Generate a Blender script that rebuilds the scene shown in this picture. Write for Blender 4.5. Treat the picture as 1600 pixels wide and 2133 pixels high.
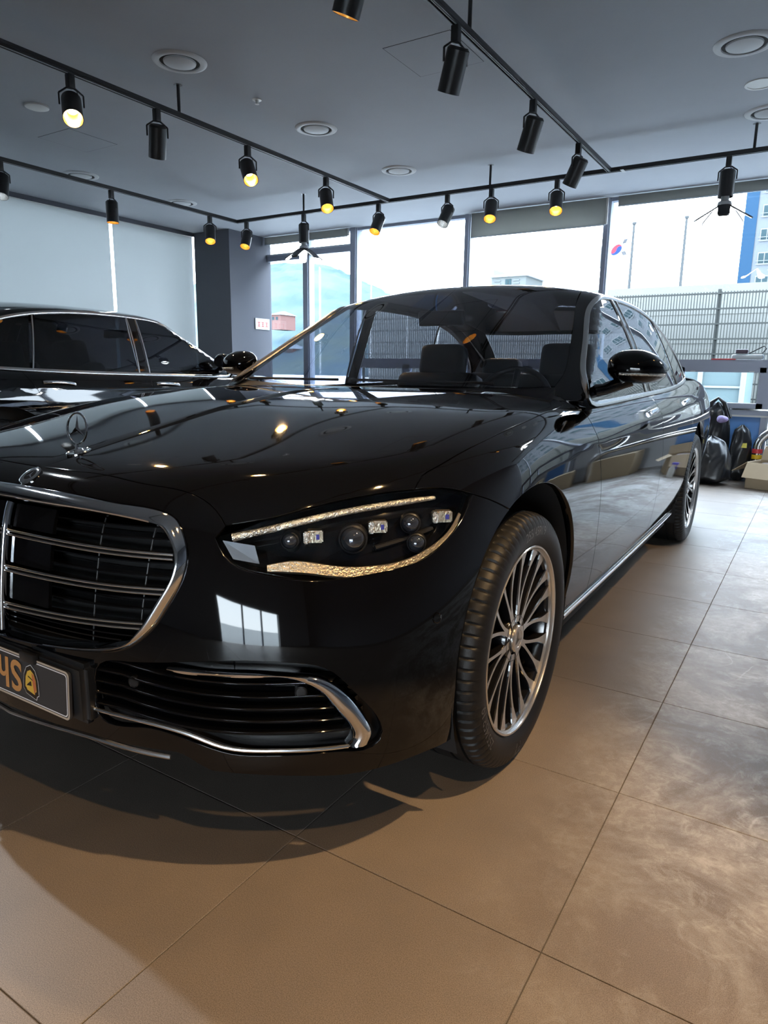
import bpy, bmesh, math, random
import numpy as np
from mathutils import Vector, Matrix
from mathutils.geometry import delaunay_2d_cdt
random.seed(7); np.random.seed(7)
scene = bpy.context.scene
for o in list(bpy.data.objects): bpy.data.objects.remove(o)
COL = scene.collection

# ---------------------------------------------------------------- camera
cam_d = bpy.data.cameras.new('camera'); cam = bpy.data.objects.new('camera', cam_d); COL.objects.link(cam)
cam_d.sensor_fit = 'HORIZONTAL'; cam_d.sensor_width = 36.0; cam_d.lens = 31.957
cam_d.clip_start = .02; cam_d.clip_end = 2000
def cam_axes(yaw, pitch, roll):
    f = Vector((-math.sin(yaw)*math.cos(pitch), math.cos(yaw)*math.cos(pitch), -math.sin(pitch)))
    r = Vector((math.cos(yaw), math.sin(yaw), 0)); d = f.cross(r)
    return r*math.cos(roll)+d*math.sin(roll), r*-math.sin(roll)+d*math.cos(roll), f
_r, _d, _f = cam_axes(.5593, .2046, -.0145)
cam.matrix_world = Matrix(((_r.x, -_d.x, -_f.x, .3218), (_r.y, -_d.y, -_f.y, -1.1009), (_r.z, -_d.z, -_f.z, 1.0817), (0, 0, 0, 1)))
scene.camera = cam

# ---------------------------------------------------------------- sky, exposure
world = bpy.data.worlds.new('overcast_sky'); scene.world = world; world.use_nodes = True
nt = world.node_tree; nt.nodes.clear()
out = nt.nodes.new('ShaderNodeOutputWorld'); bg = nt.nodes.new('ShaderNodeBackground')
tc = nt.nodes.new('ShaderNodeTexCoord'); sep = nt.nodes.new('ShaderNodeSeparateXYZ'); ramp = nt.nodes.new('ShaderNodeValToRGB')
ramp.color_ramp.elements[0].position = .0; ramp.color_ramp.elements[0].color = (.86, .93, 1.0, 1)
ramp.color_ramp.elements[1].position = .6; ramp.color_ramp.elements[1].color = (.74, .86, 1.0, 1)
nt.links.new(tc.outputs['Generated'], sep.inputs[0]); nt.links.new(sep.outputs['Z'], ramp.inputs[0])
nt.links.new(ramp.outputs[0], bg.inputs[0]); bg.inputs[1].default_value = 6.0
nt.links.new(bg.outputs[0], out.inputs[0])
vs = scene.view_settings
vs.view_transform = 'Standard'; vs.look = 'None'; vs.exposure = 2.15; vs.gamma = 1.0; vs.use_curve_mapping = False
cy = scene.cycles
cy.use_denoising = True; cy.max_bounces = 7; cy.diffuse_bounces = 4; cy.glossy_bounces = 4; cy.transmission_bounces = 4; cy.transparent_max_bounces = 14; cy.use_adaptive_sampling = True; cy.adaptive_threshold = .025
cy.sample_clamp_indirect = 6.0; cy.caustics_reflective = False; cy.caustics_refractive = False; cy.blur_glossy = .3

SPOT_W = 20.0            # power of one ceiling spotlight, watts
CEIL = 3.0               # ceiling height
WALL_Y = 7.15            # window wall
WALL_X = -7.67           # wall with the roller blinds
WALL_R = 4.4             # glazed wall on the right, out of frame
WALL_F = -5.2            # glazed front of the showroom, behind the camera

# daylight comes in through the panes: sampling portals at the three glazed walls
def portal(name, loc, rot, sx, sy):
    l = bpy.data.lights.new(name, 'AREA'); l.shape = 'RECTANGLE'; l.size = sx; l.size_y = sy; l.cycles.is_portal = True
    o = bpy.data.objects.new(name, l); COL.objects.link(o); o.location = loc; o.rotation_euler = rot
portal('daylight_portal', (-1.25, WALL_Y+.12, 1.6), (math.radians(-90), 0, 0), 11.4, 2.9)
portal('daylight_portal', (1.3, WALL_F-.12, .65), (math.radians(90), 0, 0), 2.7, 1.3)
portal('daylight_portal', (WALL_X-.14, 2.6, 1.5), (math.radians(90), 0, math.radians(-90)), 7.6, 3.0)

# ---------------------------------------------------------------- helpers
def link(o, parent=None):
    COL.objects.link(o)
    if parent is not None: o.parent = parent
    return o
def tag(o, label=None, cat=None, group=None, kind=None):
    if label: o['label'] = label
    if cat: o['category'] = cat
    if group: o['group'] = group
    if kind: o['kind'] = kind
    return o
def empty(name, loc=(0, 0, 0), rz=0):
    o = bpy.data.objects.new(name, None); COL.objects.link(o); o.location = loc; o.rotation_euler = (0, 0, rz); o.empty_display_size = .1
    return o
def copy_tree(o, parent=None):
    c = o.copy(); COL.objects.link(c); c.parent = parent
    for ch in list(o.children): copy_tree(ch, c)
    return c
def meshobj(name, verts, faces, mat, parent=None, smooth=False, normals=None, mats=None, midx=None):
    me = bpy.data.meshes.new(name); me.from_pydata([tuple(map(float, v)) for v in verts], [], [tuple(map(int, f)) for f in faces]); me.update()
    for m in (mats or [mat]): me.materials.append(m)
    if midx is not None: me.polygons.foreach_set('material_index', [int(i) for i in midx])
    if smooth:
        me.polygons.foreach_set('use_smooth', [True]*len(me.polygons))
        if normals is not None: me.normals_split_custom_set_from_vertices([tuple(map(float, n)) for n in normals])
    o = bpy.data.objects.new(name, me)
    return link(o, parent)
def bmobj(name, bm, mat, parent=None, smooth=None, loc=None, bev=0):
    """link a bmesh as one object; smooth = angle in degrees for auto smooth"""
    bmesh.ops.recalc_face_normals(bm, faces=bm.faces)
    if bev:
        bmesh.ops.bevel(bm, geom=[e for e in bm.edges if len(e.link_faces) == 2 and e.calc_face_angle(0) > .5], offset=bev, segments=2, affect='EDGES', profile=.6)
    me = bpy.data.meshes.new(name)
    if smooth:
        a = math.radians(smooth)
        for f in bm.faces: f.smooth = True
        for e in bm.edges:
            if len(e.link_faces) == 2 and e.calc_face_angle(0) > a: e.smooth = False
    bm.to_mesh(me); bm.free(); me.materials.append(mat)
    o = bpy.data.objects.new(name, me)
    if loc is not None: o.location = loc
    return link(o, parent)
def bx(bm, x0, x1, y0, y1, z0, z1):
    v = [bm.verts.new(p) for p in ((x0, y0, z0), (x1, y0, z0), (x1, y1, z0), (x0, y1, z0), (x0, y0, z1), (x1, y0, z1), (x1, y1, z1), (x0, y1, z1))]
    for f in ((3, 2, 1, 0), (4, 5, 6, 7), (0, 1, 5, 4), (1, 2, 6, 5), (2, 3, 7, 6), (3, 0, 4, 7)): bm.faces.new([v[i] for i in f])
    return v
def box(name, x0, x1, y0, y1, z0, z1, mat, parent=None, bev=0):
    bm = bmesh.new(); bx(bm, x0, x1, y0, y1, z0, z1); return bmobj(name, bm, mat, parent, bev=bev, smooth=30 if bev else None)
def frame_of(d):
    d = Vector(d).normalized(); u = Vector((0, 0, 1)) if abs(d.z) < .95 else Vector((1, 0, 0))
    a = u.cross(d).normalized(); return a, d.cross(a), d
def lathe(bm, prof, n=32, a=Vector((1, 0, 0)), b=Vector((0, 1, 0)), c=Vector((0, 0, 1)), o=Vector((0, 0, 0)), close=False):
    """prof: (radius, height) pairs turned about c"""
    rings = []
    for r, h in prof:
        if r < 1e-6: rings.append([bm.verts.new(o+c*h)])
        else: rings.append([bm.verts.new(o+c*h+a*(r*math.cos(2*math.pi*i/n))+b*(r*math.sin(2*math.pi*i/n))) for i in range(n)])
    m = len(rings)
    for k in range(m if close else m-1):
        p, q = rings[k], rings[(k+1) % m]
        for i in range(n):
            j = (i+1) % n
            if len(p) == 1 and len(q) == 1: continue
            if len(p) == 1: bm.faces.new((p[0], q[j], q[i]))
            elif len(q) == 1: bm.faces.new((p[i], p[j], q[0]))
            else: bm.faces.new((p[i], p[j], q[j], q[i]))
def tube(bm, pts, r, n=8, cap=True):
    pts = [Vector(p) for p in pts]; rings = []; pa = None
    for i, p in enumerate(pts):
        t = (pts[min(i+1, len(pts)-1)]-pts[max(i-1, 0)]).normalized()
        if pa is None: pa = frame_of(t)[0]
        pa = (pa-t*pa.dot(t)).normalized(); b = t.cross(pa)
        rr = r[i] if hasattr(r, '__len__') else r
        rings.append([bm.verts.new(p+pa*(rr*math.cos(2*math.pi*k/n))+b*(rr*math.sin(2*math.pi*k/n))) for k in range(n)])
    for p, q in zip(rings, rings[1:]):
        for k in range(n): bm.faces.new((p[k], p[(k+1) % n], q[(k+1) % n], q[k]))
    if cap: bm.faces.new(rings[0][::-1]); bm.faces.new(rings[-1])
def tubeobj(name, pts, r, mat, parent=None, n=10):
    bm = bmesh.new(); tube(bm, pts, r, n); return bmobj(name, bm, mat, parent, smooth=50)
def prism(bm, poly, z0, z1):
    b = [bm.verts.new((p[0], p[1], z0)) for p in poly]; t = [bm.verts.new((p[0], p[1], z1)) for p in poly]; n = len(poly)
    bm.faces.new(b[::-1]); bm.faces.new(t)
    for i in range(n): bm.faces.new((b[i], b[(i+1) % n], t[(i+1) % n], t[i]))

# ---------------------------------------------------------------- materials
def mat(name, col, rough=.5, metal=0.0, spec=.5, coat=0.0, emit=None, estr=0.0, bump=0.0, bscale=80.0, var=0.0, vscale=8.0, croughness=.03):
    m = bpy.data.materials.new(name); m.use_nodes = True; nt = m.node_tree; b = nt.nodes['Principled BSDF']
    b.inputs['Base Color'].default_value = (*col, 1); b.inputs['Roughness'].default_value = rough; b.inputs['Metallic'].default_value = metal
    b.inputs['Specular IOR Level'].default_value = spec; b.inputs['Coat Weight'].default_value = coat; b.inputs['Coat Roughness'].default_value = croughness
    if emit: b.inputs['Emission Color'].default_value = (*emit, 1); b.inputs['Emission Strength'].default_value = estr
    tcn = None
    if bump or var:
        tcn = nt.nodes.new('ShaderNodeTexCoord')
    if var:
        n = nt.nodes.new('ShaderNodeTexNoise'); n.inputs['Scale'].default_value = vscale; n.inputs['Detail'].default_value = 5
        nt.links.new(tcn.outputs['Object'], n.inputs['Vector'])
        mx = nt.nodes.new('ShaderNodeMix'); mx.data_type = 'RGBA'
        mx.inputs[6].default_value = (*[c*(1-var) for c in col], 1); mx.inputs[7].default_value = (*[min(1, c*(1+var)) for c in col], 1)
        nt.links.new(n.outputs['Fac'], mx.inputs[0]); nt.links.new(mx.outputs[2], b.inputs['Base Color'])
    if bump:
        n = nt.nodes.new('ShaderNodeTexNoise'); n.inputs['Scale'].default_value = bscale; n.inputs['Detail'].default_value = 3
        nt.links.new(tcn.outputs['Object'], n.inputs['Vector'])
        bp = nt.nodes.new('ShaderNodeBump'); bp.inputs['Strength'].default_value = bump; bp.inputs['Distance'].default_value = .01
        nt.links.new(n.outputs['Fac'], bp.inputs['Height']); nt.links.new(bp.outputs[0], b.inputs['Normal'])
    return m
def glass(name, tint, ior=1.5, rough=0.0, gloss=1.0):
    """thin pane: tinted see-through with a fresnel reflection"""
    m = bpy.data.materials.new(name); m.use_nodes = True; nt = m.node_tree; nt.nodes.clear()
    o = nt.nodes.new('ShaderNodeOutputMaterial'); t = nt.nodes.new('ShaderNodeBsdfTransparent'); g = nt.nodes.new('ShaderNodeBsdfGlossy')
    t.inputs[0].default_value = (*tint, 1); g.inputs['Roughness'].default_value = rough; g.inputs[0].default_value = (gloss, gloss, gloss, 1)
    f = nt.nodes.new('ShaderNodeFresnel'); mx = nt.nodes.new('ShaderNodeMixShader')
    gm = nt.nodes.new('ShaderNodeNewGeometry'); mr = nt.nodes.new('ShaderNodeMapRange'); mr.inputs[3].default_value = ior; mr.inputs[4].default_value = 1/ior
    nt.links.new(gm.outputs['Backfacing'], mr.inputs[0]); nt.links.new(mr.outputs[0], f.inputs[0])   # same reflectance from both sides of the thin pane
    nt.links.new(f.outputs[0], mx.inputs[0]); nt.links.new(t.outputs[0], mx.inputs[1]); nt.links.new(g.outputs[0], mx.inputs[2]); nt.links.new(mx.outputs[0], o.inputs[0])
    return m
M = {}
M['paint'] = mat('black_paint', (.0022, .0022, .0026), .035, 0, .5)
M['gloss'] = mat('gloss_black', (.004, .004, .0045), .05, 0, .5)
M['chrome'] = mat('chrome', (.82, .83, .85), .05, 1.0)
M['bright'] = mat('bright_trim', (.88, .88, .89), .24, 1.0)
M['satin'] = mat('satin_aluminium', (.66, .65, .64), .22, 1.0)
M['plastic'] = mat('black_plastic', (.012, .012, .013), .38, 0, .4)
M['rubber'] = mat('tyre_rubber', (.0075, .0075, .008), .48, 0, .28, bump=.05, bscale=400)
M['dark'] = mat('underbody_black', (.006, .006, .007), .8)
M['silver'] = mat('machined_silver', (.62, .60, .58), .24, .9)
M['spokeblack'] = mat('wheel_black', (.006, .006, .007), .12, 0, .6)
M['glasscar'] = glass('windscreen_glass', (.60, .62, .69), 1.52)
M['glassdark'] = glass('tinted_side_glass', (.42, .44, .48), 1.6)
M['glassblack'] = glass('black_side_glass', (.03, .03, .035), 1.55)
M['lens'] = glass('headlight_lens', (.93, .95, .97), 1.45)
M['cloth'] = mat('dark_leather', (.009, .009, .010), .5)
M['dash'] = mat('dashboard_black', (.01, .01, .011), .55)
M['crystal'] = mat('crystal_strip', (.75, .72, .66), .18, .85, bump=.6, bscale=160)
M['gold'] = mat('warm_reflector', (.52, .44, .33), .28, .9, bump=.3, bscale=220)
M['optic'] = mat('projector_glass', (.09, .10, .125), .06, .75, .9, 1.0)
M['bluefilm'] = mat('blue_optic', (.08, .09, .45), .15, .3)
# ---------------------------------------------------------------- body surfaces
# car frame: x to the car's left, y backwards from the front axle, z up; metres
def cub(xs, ys):
    """natural cubic spline through (xs, ys), linear beyond the ends"""
    x = np.array(xs, float); y = np.array(ys, float); n = len(x); h = np.diff(x)
    A = np.zeros((n, n)); b = np.zeros(n); A[0, 0] = A[-1, -1] = 1
    for i in range(1, n - 1):
        A[i, i-1] = h[i-1]; A[i, i] = 2*(h[i-1]+h[i]); A[i, i+1] = h[i]
        b[i] = 6*((y[i+1]-y[i])/h[i]-(y[i]-y[i-1])/h[i-1])
    m = np.linalg.solve(A, b)
    s0 = (y[1]-y[0])/h[0]-h[0]*m[1]/6
    s1 = (y[-1]-y[-2])/h[-1]+h[-1]*m[-2]/6
    def f(t):
        t = np.asarray(t, float); i = np.clip(np.searchsorted(x, t)-1, 0, n-2)
        tc = np.clip(t, x[0], x[-1]); H = h[i]; a = (x[i+1]-tc)/H; c = (tc-x[i])/H
        v = a*y[i]+c*y[i+1]+((a**3-a)*m[i]+(c**3-c)*m[i+1])*H*H/6
        return v + np.where(t < x[0], (t-x[0])*s0, 0)+np.where(t > x[-1], (t-x[-1])*s1, 0)
    return f
def smax(a, b, k):
    h = np.maximum(k-np.abs(a-b), 0)/k
    return np.maximum(a, b)+h*h*h*k/6
def sstep(a, b, t):
    u = np.clip((t-a)/(b-a), 0, 1); return u*u*(3-2*u)
def splus(t, w):
    return w*np.logaddexp(0, np.nan_to_num(t)/w)

WY = cub([-.9, -.5, 0, .5, 1.2, 2.0, 2.8, 3.1, 3.6, 4.0, 4.3], [.93, .946, .958, .960, .965, .968, .968, .966, .950, .925, .895])
DZ = cub([.10, .18, .25, .33, .45, .58, .70, .80, .88, .95, 1.05, 1.2], [-.165, -.118, -.072, -.040, -.017, -.005, 0, -.006, -.018, -.036, -.075, -.15])
YC = cub([.08, .16, .22, .30, .40, .52, .66, .76, .86, .96], [-.80, -.855, -.888, -.900, -.896, -.889, -.872, -.853, -.825, -.79])
GX = cub([0, .2, .38, .52, .64, .75, .84, .90, .95, 1.0], [0, .009, .034, .075, .128, .205, .300, .395, .52, .70])
ZC = cub([-.95, -.8, -.672, -.4, -.16, .065, .3, .65, .9, 1.6, 2.6, 3.3, 3.7, 4.1, 4.4], [.80, .842, .871, .921, .963, .993, 1.011, 1.018, 1.022, 1.04, 1.06, 1.075, 1.085, 1.085, 1.07])
D0 = cub([-.9, -.5, -.2, .1, .5, 1.0, 3.0, 4.3], [.07, .063, .050, .042, .04, .04, .05, .06])
def F_low(x, y, z):
    x = np.sqrt(x*x+1e-8)
    # top: bonnet, shoulders and boot lid
    xl = .36+.10*np.clip((y+.7)/1.3, 0, 1)
    H = ZC(y)-D0(y)*(x/.86)**5.5-.016*(splus(x-xl, .03)-splus(-xl, .03))*sstep(.75, .4, y)*sstep(.9, .6, x)
    top = (z-H)*.97
    # sides with the sharp shoulder line above the door handles
    side = x-(WY(y)+DZ(z)*(1-.62*sstep(.05, -.45, y)*sstep(.55, .35, z)))-.006*np.exp(-((z-.875-.02*(y-1.2))/.022)**2)*sstep(.2, .9, y)*sstep(4.2, 3.6, y)
    nose = (YC(z)+GX(x)*(1+.42*splus(z-.56, .06)/.25*sstep(.15, .6, x))-y)*.85
    tail = (y-(4.285-.10*(x/.9)**2.4-.25*splus(x-.78, .03)-.10*sstep(.9, .3, z)*0-.16*splus(.45-z, .05)))*.95
    f = smax(top, side, .16)
    f = smax(f, nose, .13)
    return smax(f, tail, .12)
XG = cub([.95, 1.0, 1.15, 1.3, 1.42, 1.5, 1.6], [.886, .872, .818, .752, .688, .640, .57])
YW = cub([.95, 1.03, 1.15, 1.3, 1.4, 1.47, 1.55], [.40, .555, .785, 1.07, 1.27, 1.42, 1.63])
ZR = cub([1.0, 1.4, 1.7, 2.1, 2.5, 3.0, 3.4, 3.8], [1.45, 1.496, 1.510, 1.512, 1.50, 1.452, 1.39, 1.30])
YB = cub([1.0, 1.1, 1.2, 1.3, 1.4, 1.5], [4.02, 3.83, 3.60, 3.33, 3.03, 2.7])
def F_green(x, y, z):
    x = np.sqrt(x*x+1e-8)
    side = (x-XG(z)+.018*np.clip((1.4-y)/1.0, 0, 2)**2+.075*np.clip((y-2.1)/1.5, 0, 2)**2)*.87
    ws = (YW(z)+.30*x*x-y)*.45
    roof = (z-ZR(y)+.050*(x/.6)**2.4)*.97
    back = (y-YB(z)+.34*x*x)*.45
    f = smax(roof, ws, .06)
    f = smax(f, side, .024)
    return smax(f, back, .08)
def grad(F, P):
    e = 1e-4; x, y, z = P[..., 0], P[..., 1], P[..., 2]
    g = np.stack([F(x+e, y, z)-F(x-e, y, z), F(x, y+e, z)-F(x, y-e, z), F(x, y, z+e)-F(x, y, z-e)], -1)
    return g/np.linalg.norm(g, axis=-1, keepdims=True)
def march(F, P0, d, far=3.0, n=240):
    """first hit of F = 0 coming in along -d from P0 + far*d (vectorised)"""
    P0 = np.atleast_2d(np.asarray(P0, float)); d = np.asarray(d, float)
    d = d/np.linalg.norm(d, axis=-1, keepdims=True); d = np.broadcast_to(d, P0.shape)
    ts = np.linspace(far, -far, n); lo = np.full(len(P0), np.nan); prev = np.full(len(P0), far)
    done = np.zeros(len(P0), bool); a = np.full(len(P0), np.nan); b = a.copy()
    for t in ts:
        Q = P0+d*t; v = F(Q[:, 0], Q[:, 1], Q[:, 2])
        hit = (v <= 0) & ~done
        a[hit] = prev[hit]; b[hit] = t; done |= hit; prev[:] = t
        if done.all(): break
    for _ in range(40):
        m = (a+b)/2; Q = P0+d*m[:, None]; v = F(Q[:, 0], Q[:, 1], Q[:, 2])
        s = v <= 0; b = np.where(s, m, b); a = np.where(s, a, m)
    return P0+d*b[:, None]
# ---------------------------------------------------------------- lettering (built once, before the scene grows)
def text_mesh(s, size):
    cu = bpy.data.curves.new('lettering', 'FONT'); cu.body = s; cu.size = size; cu.align_x = 'CENTER'; cu.fill_mode = 'FRONT'; cu.resolution_u = 4; cu.offset = .0025 if len(s) == 1 else 0
    o = bpy.data.objects.new('lettering', cu); COL.objects.link(o)
    dg = bpy.context.evaluated_depsgraph_get(); me = o.evaluated_get(dg).to_mesh()
    v = np.array([tuple(x.co) for x in me.vertices]); f = [tuple(p.vertices) for p in me.polygons]
    bpy.data.objects.remove(o)
    return v, f
TXT = {k: text_mesh(k, s) for k, s in (('255/45R19', .036), ('P7', .044), ('S', .125), ('h', .125))}

# ---------------------------------------------------------------- curves and panels on the body surface
def spl(pts, ds=.02, n=None):
    P = np.array(pts, float); L = np.r_[0, np.cumsum(np.linalg.norm(np.diff(P, axis=0), axis=1))]
    if n is None: n = max(2, int(math.ceil(L[-1]/ds))+1)
    t = np.linspace(0, L[-1], n)
    if len(P) == 2: return P[0]+(P[1]-P[0])*(t/L[-1])[:, None]
    return np.stack([cub(L, P[:, k])(t) for k in range(P.shape[1])], -1)
def onx(F, yz): yz = np.array(yz, float); return march(F, np.c_[np.zeros(len(yz)), yz], (1, 0, 0), 1.3, 160)
def onz(F, xy): xy = np.array(xy, float); return march(F, np.c_[xy, np.ones(len(xy))], (0, 0, 1), .9, 160)
def ony(F, xz): xz = np.array(xz, float); return march(F, np.c_[xz[:, :1], np.zeros((len(xz), 1)), xz[:, 1:]], (0, -1, 0), 1.2, 160)
def inpoly(P, poly):
    x, y = P[:, 0], P[:, 1]; a = poly; b = np.roll(poly, -1, 0); c = np.zeros(len(P), bool)
    for (x0, y0), (x1, y1) in zip(a, b):
        if y0 == y1: continue
        s = ((y0 > y) != (y1 > y)) & (x < (x1-x0)*(y-y0)/(y1-y0)+x0); c ^= s
    return c
def edist(P, poly):
    a = poly; b = np.roll(poly, -1, 0); d = np.full(len(P), 9.0)
    for p, q in zip(a, b):
        v = q-p; l = v@v
        if l < 1e-14: continue
        t = np.clip(((P-p)@v)/l, 0, 1); d = np.minimum(d, np.linalg.norm(P-(p+t[:, None]*v), axis=1))
    return d
def clean(poly):
    keep = [poly[0]]
    for q in poly[1:]:
        if np.linalg.norm(q-keep[-1]) > 2e-3: keep.append(q)
    if np.linalg.norm(keep[0]-keep[-1]) < 2e-3: keep.pop()
    return np.array(keep)
def inset2(poly, g, fix=None):
    p = np.roll(poly, 1, 0); n = np.roll(poly, -1, 0); t1 = poly-p; t2 = n-poly
    t1 /= np.linalg.norm(t1, axis=1, keepdims=True)+1e-12; t2 /= np.linalg.norm(t2, axis=1, keepdims=True)+1e-12
    A = .5*np.sum(poly[:, 0]*n[:, 1]-n[:, 0]*poly[:, 1]); s = 1 if A > 0 else -1
    m = np.stack([-(t1+t2)[:, 1], (t1+t2)[:, 0]], -1)*s; m /= np.linalg.norm(m, axis=1, keepdims=True)+1e-12
    w = np.full(len(poly), g)
    if fix is not None: w = np.where(fix, 0, w)
    return poly+m*w[:, None]
def panel_data(F, outline, d, holes=(), sp=.03, gap=.0016, flange=.014, off=0.0, centre=False):
    Fo = (lambda x, y, z: F(x, y, z)-off) if off else F
    d = np.array(d, float); d /= np.linalg.norm(d)
    e1 = np.cross([0, 0, 1], d) if abs(d[2]) < .95 else np.cross([0, 1, 0], d)
    e1 /= np.linalg.norm(e1); e2 = np.cross(d, e1); E = np.stack([e1, e2], 1)
    loops = []
    for k, lo in enumerate([outline]+list(holes)):
        lo = np.asarray(lo, float); q = clean(lo@E)
        fx = None
        if centre:
            back = march(Fo, q@E.T, d, 4.0, 400); fx = np.abs(back[:, 0]) < 2e-3
        loops.append(inset2(q, gap if k == 0 else -gap, fx))
    P0 = loops[0]; lo, hi = P0.min(0), P0.max(0)
    gx = np.arange(lo[0], hi[0], sp); gy = np.arange(lo[1], hi[1], sp*.866)
    G = np.array([(x+(.5*sp if j % 2 else 0), y) for j, y in enumerate(gy) for x in gx]) if len(gx) and len(gy) else np.zeros((0, 2))
    if len(G):
        k = inpoly(G, P0) & (edist(G, P0) > .45*sp)
        for h in loops[1:]: k &= ~inpoly(G, h) & (edist(G, h) > .45*sp)
        G = G[k]
    allp = []; edges = []
    for l in loops:
        b = len(allp); allp += list(l); edges += [(b+i, b+(i+1) % len(l)) for i in range(len(l))]
    allp += list(G)
    vv, ee, ff, *_ = delaunay_2d_cdt([Vector((float(a), float(b))) for a, b in allp], edges, [], 0, 1e-7)
    V2 = np.array([(v.x, v.y) for v in vv]); T = np.array([f for f in ff if len(f) == 3])
    c = V2[T].mean(1); k = inpoly(c, P0)
    for h in loops[1:]: k &= ~inpoly(c, h)
    T = T[k]
    V = march(Fo, V2@E.T, d, 4.0, 420)
    bad = np.isnan(V).any(1)
    if bad.any():
        T = T[~bad[T].any(1)]; V[bad] = 0
    N = grad(Fo, V)
    if centre:
        s = np.abs(V[:, 0]) < 3e-3; V[s, 0] = 0; N[s, 0] = 0; N /= np.linalg.norm(N, axis=1, keepdims=True)
    # orientation
    fn = np.cross(V[T[:, 1]]-V[T[:, 0]], V[T[:, 2]]-V[T[:, 0]]); fl = np.einsum('ij,ij->i', fn, N[T].mean(1)) < 0
    T[fl] = T[fl][:, ::-1]
    verts = list(V); norms = list(N); faces = [tuple(t) for t in T]
    # rolled edge and return flange
    cnt = {}
    for a, b, c_ in faces:
        for u, v in ((a, b), (b, c_), (c_, a)): cnt[(u, v)] = 1
    bd = [(u, v) for (u, v) in cnt if (v, u) not in cnt and not (centre and abs(V[u, 0]) < 1e-9 and abs(V[v, 0]) < 1e-9)]
    outv = {}
    for u, v in bd:
        t = V[v]-V[u]
        for q in (u, v):
            o = np.cross(t, N[q]); o /= np.linalg.norm(o)+1e-12
            outv.setdefault(q, []).append(o)
    ring = {}
    for q, l in outv.items():
        o = np.mean(l, 0); o /= np.linalg.norm(o)+1e-12
        if centre and abs(V[q, 0]) < 1e-9: o[0] = 0
        b = len(verts)
        verts.append(V[q]+o*.0012-N[q]*.0014); norms.append((N[q]*.5+o)/np.linalg.norm(N[q]*.5+o))
        verts.append(V[q]+o*.0008-N[q]*flange); norms.append(o)
        ring[q] = b
    for u, v in bd:
        a, b = ring[u], ring[v]
        faces.append((v, u, a, b)); faces.append((b, a, a+1, b+1))
    return np.array(verts), faces, np.array(norms)
def mirror(D):
    v, f, n = D; s = np.array([-1, 1, 1]); return v*s, [t[::-1] for t in f], n*s
def both(D):
    v, f, n = D; a, b, c = mirror(D); k = len(v)
    return np.r_[v, a], list(f)+[tuple(i+k for i in t) for t in b], np.r_[n, c]
def panel(name, D, m, parent): return meshobj(name, D[0], D[1], m, parent, True, D[2])
def pair(name, D, m, parent):
    return panel(name, D, m, parent), panel(name, mirror(D), m, parent)
def sweep(path, N, prof, closed=False):
    """prof: (across, out) pairs; across = tangent x normal"""
    P = np.array(path, float); n = len(P); k = len(prof)
    T = (np.roll(P, -1, 0)-np.roll(P, 1, 0)) if closed else np.gradient(P, axis=0)
    T /= np.linalg.norm(T, axis=1, keepdims=True); B = np.cross(T, N); B /= np.linalg.norm(B, axis=1, keepdims=True)
    V = []
    for i in range(n):
        for a, c in prof: V.append(P[i]+B[i]*a+N[i]*c)
    f = []
    for i in range(n if closed else n-1):
        j = (i+1) % n
        for q in range(k):
            r = (q+1) % k
            f.append((i*k+q, i*k+r, j*k+r, j*k+q))
    if not closed: f.append(tuple(range(k))[::-1]); f.append(tuple((n-1)*k+q for q in range(k)))
    return V, f
def sweepobj(name, path, F, prof, m, parent, closed=False, mir=None, smooth=40, N=None):
    path = np.array(path, float); N = grad(F, path) if N is None else N
    V, f = sweep(path, N, prof, closed)
    V = np.array(V)
    if mir == 'flip': V = V*np.array([-1, 1, 1])
    bm = bmesh.new(); vs = [bm.verts.new(tuple(v)) for v in V]
    for q in f:
        try: bm.faces.new([vs[i] for i in q])
        except ValueError: pass
    return bmobj(name, bm, m, parent, smooth=smooth)
def circ(r, n=10, sx=1.0, sy=1.0): return [(r*sx*math.cos(2*math.pi*i/n), r*sy*math.sin(2*math.pi*i/n)) for i in range(n)]

# ---------------------------------------------------------------- traced lines on the body
L_HOODF = [(0, -.766, .845), (.12, -.763, .846), (.227, -.759, .846), (.356, -.758, .838), (.448, -.740, .830), (.506, -.731, .812), (.537, -.729, .790), (.557, -.730, .767)]
L_HLTOP = [(.557, -.730, .767), (.627, -.678, .782), (.682, -.621, .800), (.744, -.541, .818), (.824, -.417, .827)]
L_HLTIP = [(.824, -.417, .827), (.860, -.349, .823), (.898, -.274, .802)]
L_HLLOW = [(.545, -.748, .744), (.563, -.747, .714), (.590, -.740, .690), (.643, -.713, .674), (.703, -.673, .662), (.743, -.636, .660), (.781, -.594, .663), (.839, -.509, .672), (.869, -.451, .683), (.887, -.393, .709), (.898, -.319, .759), (.898, -.274, .802)]
L_HOODS = [(.824, -.417, .827), (.823, -.384, .853), (.830, -.352, .864), (.845, -.273, .886), (.858, -.153, .910), (.865, .018, .934), (.866, .162, .949), (.859, .349, .964), (.849, .500, .972), (.832, .590, .980)]
L_SEAM = [(.898, -.274, .802), (.925, -.206, .777), (.943, -.149, .750)]
AR = .42
def arch(a0, a1, cy=.03, n=26): return [(cy+AR*math.cos(math.radians(a)), .37+AR*math.sin(math.radians(a))) for a in np.linspace(a0, a1, n)]
L_BOT = [(.913, -.370, .229), (.896, -.487, .243), (.853, -.579, .242), (.799, -.648, .241), (.726, -.717, .249), (.644, -.773, .254), (.573, -.808, .256)]
L_BOT2 = [(.573, -.808, .256), (.547, -.821, .269), (.506, -.838, .290), (.485, -.845, .290)]
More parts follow.
